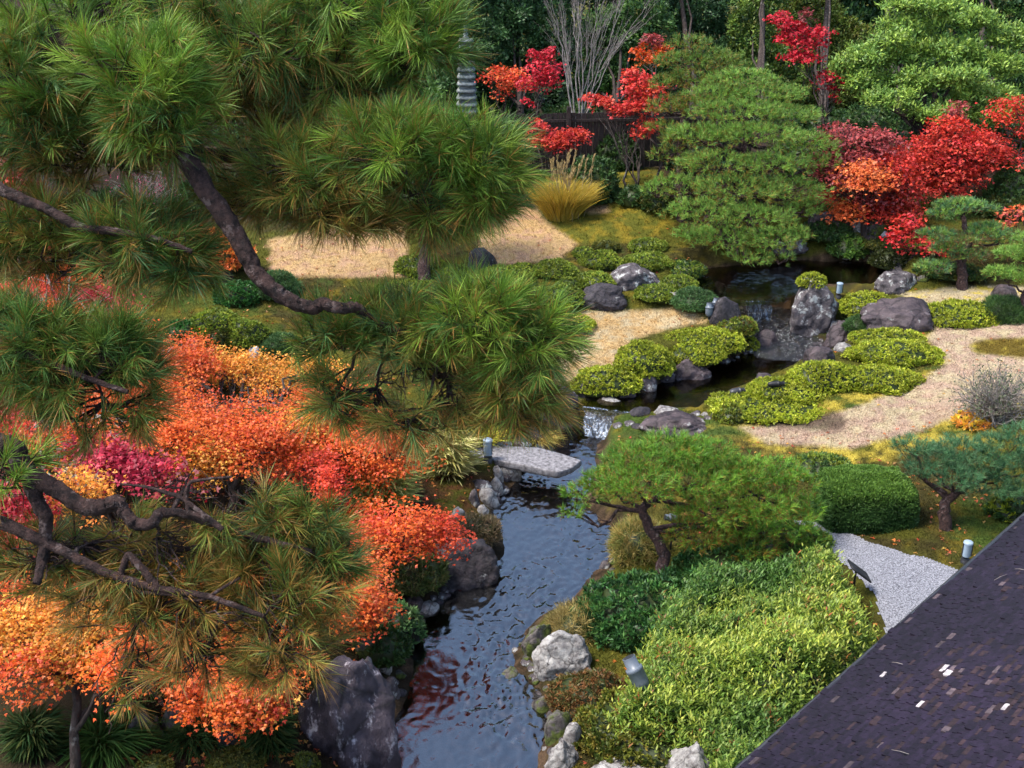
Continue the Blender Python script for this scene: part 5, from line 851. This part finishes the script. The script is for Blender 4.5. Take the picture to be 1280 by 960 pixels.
# ================================================================== garden pines
PG = [(.11, .22, .03), (.15, .27, .04), (.08, .16, .03)]; PL = [(.19, .34, .06), (.15, .28, .05), (.24, .37, .06)]; PB = [(.055, .14, .06), (.07, .18, .07), (.10, .20, .08)]; PO = [(.12, .19, .03), (.16, .20, .03)]
pine('tall tiered pine beside the waterfall, its pads bright green', (912, 338), [(925, 100, 42, 16), (900, 118, 45, 16), (960, 118, 45, 18), (985, 145, 42, 18), (920, 140, 60, 18, -.4), (880, 170, 48, 18, -.2), (945, 168, 60, 18, -.5), (1005, 182, 45, 20), (965, 205, 50, 18, -.5), (895, 205, 50, 20, -.4, .1), (1022, 205, 28, 16), (850, 232, 34, 22), (925, 235, 60, 22, -.6, .1), (985, 238, 46, 22, -.3), (880, 265, 50, 22, -.6), (945, 272, 48, 20, -.7), (1000, 262, 26, 18, -.2), (905, 298, 44, 18, -.7), (960, 300, 40, 18, -.8), (870, 296, 30, 16, -.4), (985, 295, 28, 20, -.6), (935, 322, 30, 12, -.8), (820, 240, 18, 14), (975, 325, 16, 12, -.7)], [(912, 300, 0), (900, 262, .1), (918, 220, 0), (935, 180, .1), (930, 140, 0), (925, 105, 0)], [(.23, .38, .06), (.18, .32, .05), (.12, .24, .04)], brown=(.30, .17, .03), L=.13, W=.010, K=16, trunkr=.16, dens=.95, pb=.10)
pine('bronze tinged pine standing just behind the tiered one', (852, 275), [(862, 55, 26, 13), (850, 78, 36, 15), (885, 72, 36, 16), (905, 80, 26, 12), (838, 105, 28, 16, 0, .1), (875, 100, 44, 18, 0, .1), (832, 135, 26, 18, 0, .15), (865, 135, 40, 20, -.2, .2), (830, 165, 24, 18, 0, .1), (860, 175, 36, 20, -.2, .2), (835, 195, 28, 16, 0, .1), (870, 210, 30, 18, 0, .1)], [(852, 240, 0), (850, 190, 0), (856, 140, 0), (860, 100, 0), (864, 60, 0)], PO+PG, brown=(.32, .15, .03), L=.14, W=.011, K=16, trunkr=.12, dens=.9, pb=.12, group='garden pines')
pine('small spreading pine leaning over the stream below the slab bridge', (832, 745), [(840, 560, 46, 16, .2), (800, 575, 44, 18), (880, 565, 40, 15, .3), (760, 600, 36, 18, 0, .05), (730, 618, 26, 15), (715, 640, 18, 9), (800, 605, 50, 20, -.3, .08), (860, 598, 56, 20, 0, .05), (915, 590, 46, 18, .3), (955, 590, 44, 18, .4), (995, 605, 26, 18, .5), (1010, 635, 18, 22, .5), (940, 625, 54, 20, .2, .08), (885, 635, 50, 18, 0, .15), (975, 650, 44, 18, .3), (930, 655, 40, 14, .2), (1005, 668, 26, 12, .5), (870, 665, 46, 14, .1, .3), (930, 680, 44, 12, .2, .3), (1000, 690, 26, 10, .4, .1)], [(826, 715, 0), (832, 690, 0), (812, 660, 0), (800, 635, 0), (830, 615, .1), (870, 605, .2), (920, 600, .3)], [(.12, .26, .025), (.17, .32, .03), (.07, .17, .02)], brown=(.28, .12, .02), L=.10, W=.006, K=20, trunkr=.075, dens=1.5, pb=.08)
pine('blue-green dwarf pine with a forked dark trunk by the boxy hedge', (1182, 662), [(1140, 560, 26, 14), (1165, 578, 34, 20), (1195, 565, 36, 18), (1190, 595, 34, 16, -.2), (1225, 580, 34, 18), (1250, 560, 34, 20), (1275, 545, 26, 18), (1235, 610, 36, 14, -.1), (1265, 590, 34, 22), (1290, 580, 30, 26), (1150, 590, 20, 10), (1270, 615, 26, 12)], [(1182, 645, 0), (1180, 630, 0), (1192, 618, 0), (1215, 606, .05), (1240, 596, .1)], PB, brown=(.10, .09, .04), L=.105, W=.005, K=24, trunkr=.075, dens=1.35, pb=.02)
pine('neat small pine of flat pads before the brilliant red maple', (1203, 362), [(1200, 258, 30, 9), (1225, 260, 18, 8), (1180, 268, 20, 8), (1170, 295, 22, 10), (1200, 300, 30, 10, 0, .3), (1235, 290, 26, 11), (1255, 300, 20, 9), (1168, 335, 22, 9), (1210, 318, 26, 8, 0, .2), (1185, 312, 22, 8)], [(1204, 345, 0), (1200, 328, 0), (1212, 305, 0), (1205, 280, 0), (1203, 262, 0)], PL+PB, brown=(.28, .13, .06), L=.11, W=.010, K=18, trunkr=.10, dens=1.6, pb=.05)
pine('bright green pine pads jutting in from the picture edge', (1290, 402), [(1270, 318, 26, 9), (1250, 342, 20, 8), (1275, 345, 28, 10), (1300, 325, 26, 12), (1290, 300, 22, 9)], [(1285, 385, 0), (1276, 372, 0), (1292, 350, 0), (1290, 330, 0)], PL, L=.11, W=.010, K=18, trunkr=.06, dens=1.6, pb=.02)
pine('straight-trunked pine whose pale top shows over the long pine boughs', (531, 354), [(540, 152, 40, 12), (500, 165, 34, 14), (580, 168, 36, 12), (460, 185, 32, 16), (540, 185, 50, 16), (600, 195, 36, 16), (500, 210, 46, 18), (560, 222, 50, 18), (470, 235, 40, 16), (540, 262, 44, 16), (610, 230, 30, 14), (570, 275, 30, 12)], [(530, 320, 0), (531, 290, 0), (528, 250, 0), (534, 210, 0), (538, 160, 0)], PL+PG, L=.13, W=.010, K=16, trunkr=.12, dens=1.0, pb=.04)
# ================================================================== the great pine in front, its boughs a few metres from the balcony
def gaps(P, cut, seed=3): return vnoise(P*3.4, seed)+.6*vnoise(P*8, seed+1) > cut
def greatpine():
    base = np.array([-3.9, 4.2, .9]); root = empty('pine_tree', base, 'huge pine whose bent dark limbs and long needles reach in front of everything', 'tree'); D0 = 3.9
    T = Acc(); tr = [base-np.array([0, 0, .3]), base+np.array([.1, .1, 2.0]), base+np.array([-.1, .0, 4.0]), base+np.array([.15, -.1, 6.0]), base+np.array([.1, .1, 8.2]), base+np.array([.3, .0, 9.6])]
    tr = np.array(tr); tt = np.linspace(0, 5, 26); trp = np.stack([np.interp(tt, np.arange(6), tr[:, i]) for i in range(3)], 1)+rng.normal(size=(26, 3))*.03; tube(T, trp, np.linspace(.24, .10, 26), 14, rough=.06); T.build('trunk', 'bark_pine', root)
    GRN = [(.06, .125, .02), (.095, .175, .024), (.15, .22, .03), (.06, .14, .04)]; BRG = [(.17, .28, .03), (.23, .34, .04), (.11, .22, .03)]; OLV = [(.14, .15, .026), (.18, .17, .03), (.10, .155, .03)]; BRN = (.30, .155, .035)
    def path(pts, r0, r1, n=None, knots=None):
        P = np.array([PD(*p) for p in pts]); n = n or len(P)*9; q = np.linspace(0, len(P)-1, n); Q = np.stack([np.interp(q, np.arange(len(P)), P[:, i]) for i in range(3)], 1)
        for _ in range(3): Q[1:-1] = (Q[:-2]+2*Q[1:-1]+Q[2:])/4
        Q[1:-1] += rng.normal(size=(n-2, 3))*r0*.03; return Q, np.linspace(r0, r1, n)
    def tr_at(z): k = np.argmin(abs(trp[:, 2]-z)); return trp[k]
    limbs = {}
    def mk(name, pts, r0, r1, join=True, label=None):
        A = Acc(); Q, R_ = path(pts, r0, r1)
        if join: j = tr_at(Q[0, 2]-.1); L_ = limb(j, Q[0], .04, 6); tube(A, L_, np.linspace(r0*1.4, r0, 6), 10, rough=.06)
        barktube(A, Q, R_); limbs[name] = (A, Q, R_)
    mk('a', [(-60, -40, 4.1), (60, 40, 4.0), (150, 110, 3.9), (225, 185, 3.8), (250, 225, 3.8), (275, 262, 3.8), (300, 302, 3.8), (318, 340, 3.8), (345, 365, 3.8), (370, 380, 3.8), (395, 386, 3.8), (402, 378, 3.8), (425, 386, 3.8), (445, 384, 3.85), (465, 402, 3.9), (500, 415, 3.9), (560, 430, 3.9), (620, 430, 3.9), (670, 425, 3.9)], .037, .010, label='bent')
    mk('b', [(150, 120, 3.9), (210, 180, 4.0), (262, 196, 4.1), (330, 192, 4.1), (400, 190, 4.1), (470, 185, 4.0), (540, 195, 3.9), (600, 200, 3.9)], .034, .010, join=False)
    mk('c', [(-60, 20, 4.4), (60, 20, 4.3), (180, 30, 4.3), (290, 45, 4.2), (380, 60, 4.1), (470, 50, 4.1), (530, 40, 4.1)], .05, .012)
    mk('d', [(-70, 190, 3.9), (0, 236, 3.8), (30, 250, 3.8), (60, 262, 3.8), (100, 285, 3.8), (150, 290, 3.8), (200, 300, 3.8), (240, 315, 3.8)], .022, .008)
    mk('e', [(-90, 380, 3.9), (0, 425, 3.7), (50, 450, 3.7), (100, 470, 3.7), (160, 490, 3.7)], .02, .007)
    mk('f', [(-80, 520, 3.8), (0, 556, 3.6), (18, 560, 3.6), (32, 590, 3.6), (50, 600, 3.6), (78, 618, 3.6), (105, 634, 3.6), (128, 634, 3.6), (148, 626, 3.6), (155, 640, 3.6), (170, 656, 3.6), (190, 655, 3.6), (200, 640, 3.65), (230, 642, 3.65), (280, 660, 3.7), (330, 675, 3.7), (390, 690, 3.7)], .034, .009)
    mk('g', [(35, 590, 3.6), (45, 625, 3.6), (58, 648, 3.6), (55, 690, 3.6), (45, 730, 3.55)], .028, .012, join=False)
    mk('h', [(-60, 640, 3.7), (0, 652, 3.6), (35, 668, 3.6), (80, 690, 3.6), (130, 715, 3.6), (190, 735, 3.6), (260, 745, 3.6), (330, 770, 3.6)], .022, .007)
    mk('i', [(278, 662, 3.6), (250, 640, 3.6), (228, 622, 3.6), (195, 612, 3.6), (180, 608, 3.6), (150, 605, 3.6)], .009, .003, join=False)
    mk('j', [(262, 650, 3.6), (236, 640, 3.6), (232, 615, 3.6), (238, 602, 3.6), (265, 598, 3.6), (290, 596, 3.6)], .009, .003, join=False)
    mk('k', [(200, 738, 3.6), (160, 690, 3.6), (150, 720, 3.6), (170, 740, 3.6), (210, 742, 3.6), (250, 752, 3.6), (300, 722, 3.6)], .012, .004, join=False)
    # pads: cx, cy, rx, ry, depth, tufts, palette, brown share, limb, droop tendency
    PADS = [(90, 20, 130, 50, 4.0, 75, BRG, .10, 'c'), (60, 100, 100, 60, 3.9, 80, GRN+BRG, .14, 'a'), (170, 95, 90, 50, 3.7, 75, BRG, .12, 'a'), (60, 165, 80, 40, 3.9, 55, GRN, .2, 'a'), (200, 150, 70, 50, 3.7, 60, GRN+BRG, .14, 'a'), (120, 195, 90, 35, 4.0, 36, OLV, .3, 'a'),
            (290, 20, 110, 40, 4.1, 70, GRN, .2, 'c'), (300, 100, 90, 50, 4.3, 60, OLV, .35, 'c'), (430, 30, 100, 50, 4.0, 80, GRN+BRG, .1, 'c'), (520, 60, 58, 55, 3.9, 75, GRN+BRG, .08, 'c'), (430, 105, 90, 38, 4.1, 50, GRN, .2, 'c'), (370, 160, 90, 40, 4.3, 45, OLV, .35, 'b'), (480, 10, 90, 40, 3.9, 40, BRG, .06, 'c'), (330, 60, 90, 40, 3.9, 40, GRN, .15, 'c'),
            (330, 235, 80, 40, 4.0, 45, OLV, .35, 'b'), (400, 215, 90, 45, 3.9, 65, GRN+OLV, .25, 'b'), (500, 190, 85, 45, 3.8, 75, GRN+BRG, .15, 'b'), (590, 205, 65, 50, 3.8, 85, GRN+BRG, .10, 'b'), (540, 250, 80, 38, 3.9, 60, GRN, .25, 'b'), (440, 262, 80, 28, 3.9, 32, OLV, .35, 'b'), (610, 240, 40, 30, 3.8, 30, GRN+BRG, .1, 'b'),
            (180, 300, 75, 35, 3.8, 65, GRN, .25, 'd'), (80, 290, 85, 40, 3.9, 55, OLV+GRN, .35, 'd'), (10, 300, 50, 50, 3.9, 30, GRN, .3, 'd'), (225, 335, 40, 30, 3.8, 26, GRN, .2, 'd'), (110, 335, 80, 22, 3.9, 22, OLV, .4, 'd'),
            (60, 430, 80, 40, 3.7, 90, GRN, .15, 'e'), (145, 450, 50, 48, 3.7, 75, GRN, .15, 'e'), (130, 505, 60, 40, 3.7, 70, GRN+OLV, .3, 'e'), (95, 470, 70, 40, 3.7, 55, GRN, .25, 'e'), (30, 480, 50, 30, 3.8, 20, OLV, .4, 'e'), (10, 410, 40, 25, 3.7, 18, GRN, .1, 'e'),
            (430, 430, 65, 40, 3.9, 75, GRN, .2, 'a'), (510, 420, 80, 45, 3.9, 90, GRN+OLV, .2, 'a'), (600, 400, 80, 45, 3.8, 70, GRN+BRG, .15, 'a'), (660, 430, 54, 52, 3.8, 80, GRN+BRG, .14, 'a'), (560, 470, 85, 45, 3.9, 60, GRN+OLV, .25, 'a'), (640, 490, 60, 45, 3.8, 50, OLV+GRN, .35, 'a'), (470, 485, 75, 40, 3.9, 45, OLV+GRN, .3, 'a'), (530, 520, 70, 26, 3.9, 26, GRN+OLV, .3, 'a'), (420, 490, 45, 30, 3.9, 16, GRN, .2, 'a'),
            (20, 590, 35, 35, 3.5, 12, BRG, .1, 'f'), (110, 680, 85, 35, 3.6, 42, OLV, .5, 'h'), (200, 690, 80, 35, 3.6, 42, OLV+GRN, .45, 'f'), (300, 640, 75, 40, 3.7, 30, GRN+OLV, .35, 'f'), (380, 655, 60, 45, 3.7, 52, GRN+OLV, .25, 'f'), (320, 700, 80, 40, 3.7, 45, OLV, .55, 'f'), (240, 750, 90, 40, 3.6, 40, OLV, .6, 'h'), (350, 750, 75, 45, 3.6, 55, OLV+GRN, .5, 'h'), (400, 710, 45, 40, 3.7, 30, GRN, .3, 'f'), (150, 745, 80, 35, 3.6, 26, OLV, .6, 'h'), (60, 705, 60, 35, 3.6, 26, OLV+GRN, .4, 'h'), (350, 810, 65, 35, 3.6, 26, OLV, .5, 'h'), (260, 815, 80, 35, 3.6, 24, OLV, .6, 'h'), (160, 850, 60, 25, 3.6, 9, OLV+GRN, .4, 'h'), (230, 610, 60, 25, 3.7, 9, GRN, .3, 'f')]
    for cx, cy, rx, ry, d0, n, pal, pb, lk in PADS:
        c = PD(cx, cy, d0+.12); RX, RZ = rx*d0/F_PX, ry*d0/F_PX; RD_ = max(RX*.8, RZ); LA, Q, R_ = limbs[lk]; n = int(n*1.25)
        lowleft = cy > 560; n = int(n*1.3); P, d = inell(n, c, (RX*1.06, RD_, RZ*1.1), .1); m_ = gaps(P, .02 if lowleft else -.45)&(rng.uniform(size=n) < (.75 if lowleft else 1.0)); P, d = P[m_], d[m_]; n = len(P); D = nrm(d*np.array([1., .8, .8])+np.array([.15, -.2, .35])+rng.normal(size=(n, 3))*.42)
        low = np.clip((c[2]-P[:, 2])/RZ, 0, 1); C = pick(pal, n)*rng.uniform(.75, 1.2, (n, 1)); A = Acc(); P = P-D*.05
        needles(A, P, D, 84, .122*rng.uniform(.62, 1.15, n), .0018, C, .10, (.12, 1.15), .08, two=True, brown=BRN, pbrown=pb*.9+low*.3)
        j0 = np.argmin(np.linalg.norm(Q-c, axis=1)); sub = limb(Q[j0], c, .05, 9); tube(LA, sub, np.linspace(min(R_[j0]*.5, .009), .005, 9), 6)
        for p, dd in zip(P, D):
            s_ = sub[min(8, 2+np.argmin(np.linalg.norm(sub[2:]-p, axis=1)))]; mid = (s_+p)/2+np.array([0, 0, -.10])*np.linalg.norm(p-s_)+rng.normal(size=3)*.012; q = np.array([s_, mid, p-dd*.02, p+dd*.07]); tube(LA, q, [.0042, .0034, .0034, .0025], 4)
        for _ in range(9 if lowleft else 3):      # bare twigs
            s_ = sub[rng.integers(3, 9)]; e_ = c+rdir(1)[0]*np.array([RX, RD_, RZ])*rng.uniform(.6, 1.25); q = limb(s_, e_, .08, 8); tube(LA, q, np.linspace(.004, .0018, 8), 4)
            for _k in range(3): p_ = q[rng.integers(3, 7)]; tube(LA, limb(p_, p_+rdir(1)[0]*.09, .15, 4), [.002, .0018, .0014, .001], 3)
        A.build('needle_pad', 'needle', root)
    for k, (LA, Q, R_) in limbs.items(): LA.build('limb', 'bark_pine', root)
greatpine()
# undergrowth closing the foot of the background
UG = [(430, 480, 225, 275), (500, 560, 215, 260), (560, 620, 200, 250), (880, 950, 200, 250), (1030, 1090, 150, 205), (1090, 1150, 150, 215), (1150, 1210, 150, 215), (1210, 1270, 150, 205), (980, 1040, 165, 220), (840, 900, 150, 210), (600, 650, 120, 160), (690, 740, 118, 160), (790, 850, 120, 165), (380, 440, 210, 260), (300, 370, 210, 265), (60, 130, 240, 290), (0, 60, 250, 300), (240, 300, 205, 262), (120, 180, 225, 275), (1000, 1060, 128, 168), (1060, 1130, 125, 165), (1130, 1200, 125, 165), (1200, 1280, 125, 165), (930, 1000, 128, 170), (860, 930, 128, 170), (1265, 1330, 130, 190), (1020, 1080, 168, 212)]
for i, (x0, x1, y0, y1) in enumerate(UG):
    shrub((x0-12, x1+12, y0, y1), DG if i % 3 else DK2, 'dark undergrowth shrub in the shade of the background evergreens', cat='shrub', name='undergrowth_shrub', group='dark undergrowth shrubs', L=.11, W=.05, lump=.22)
# short growth and fallen leaves on the open ground
def scatter_ground():
    n = 150000; px = rng.uniform(150, 1290, n); py = 130+830*rng.uniform(0, 1, n)**.8; pts = []
    z = np.full(n, .9)
    for k in range(10): p = PZ(px, py, z); z = .5*z+.5*hgrid(p[:, 0], p[:, 1])
    p = PZ(px, py, z); p[:, 2] = hgrid(p[:, 0], p[:, 1]); dry = np.ones(n, bool)
    for P, zz, dp in WP: dry &= sdist(P, p[:, 0], p[:, 1]) > .12
    dry &= (sdist(P3, p[:, 0], p[:, 1]) > .1) & (sdist(np.array(_gp)[:, :2], p[:, 0], p[:, 1]) > .03); p = p[dry]; n = len(p)
    ix = np.clip(np.searchsorted(gx, p[:, 0]), 0, len(gx)-1); iy = np.clip(np.searchsorted(gy, p[:, 1]), 0, len(gy)-1); c = gc[iy, ix]*rng.uniform(.7, 1.5, (n, 1)); A = Acc(); k = 3; sz = .012+.0012*depth(p)
    D = nrm(rng.normal(size=(n*k, 3))*.6+np.array([0, 0, 1.])); leaves(A, np.repeat(p, k, 0)+rng.normal(size=(n*k, 3))*np.array([.02, .02, 0]), D, rdir(n*k), np.repeat(sz, k)*rng.uniform(.6, 1.3, n*k), np.repeat(sz, k)*.35, np.repeat(c, k, 0)*rng.uniform(.75, 1.3, (n*k, 1)))
    tag(A.build('moss_and_grass', 'matte_leaf'), 'short olive moss and dry grass covering the open ground', 'grass', kind='stuff')
    A = Acc(); m = rng.uniform(size=n) < np.where(proj(p)[0] < 640, .035, .012)*np.where(proj(p)[1] > 540, 2.2, 1.0); q = p[m]+np.array([0, 0, .012]); n2_ = len(q)
    leaves(A, q, nrm(rng.normal(size=(n2_, 3))*np.array([1, 1, .15])), nrm(np.array([0, 0, 1.])+rng.normal(size=(n2_, 3))*.3), .045, .045, pick([(.55, .16, .03), (.4, .06, .03), (.5, .3, .06), (.25, .12, .05)], n2_), 'tri3')
    tag(A.build('leaf_litter', 'leaf'), 'scattered fallen maple leaves lying on moss and soil', 'leaf litter', kind='stuff')
scatter_ground()
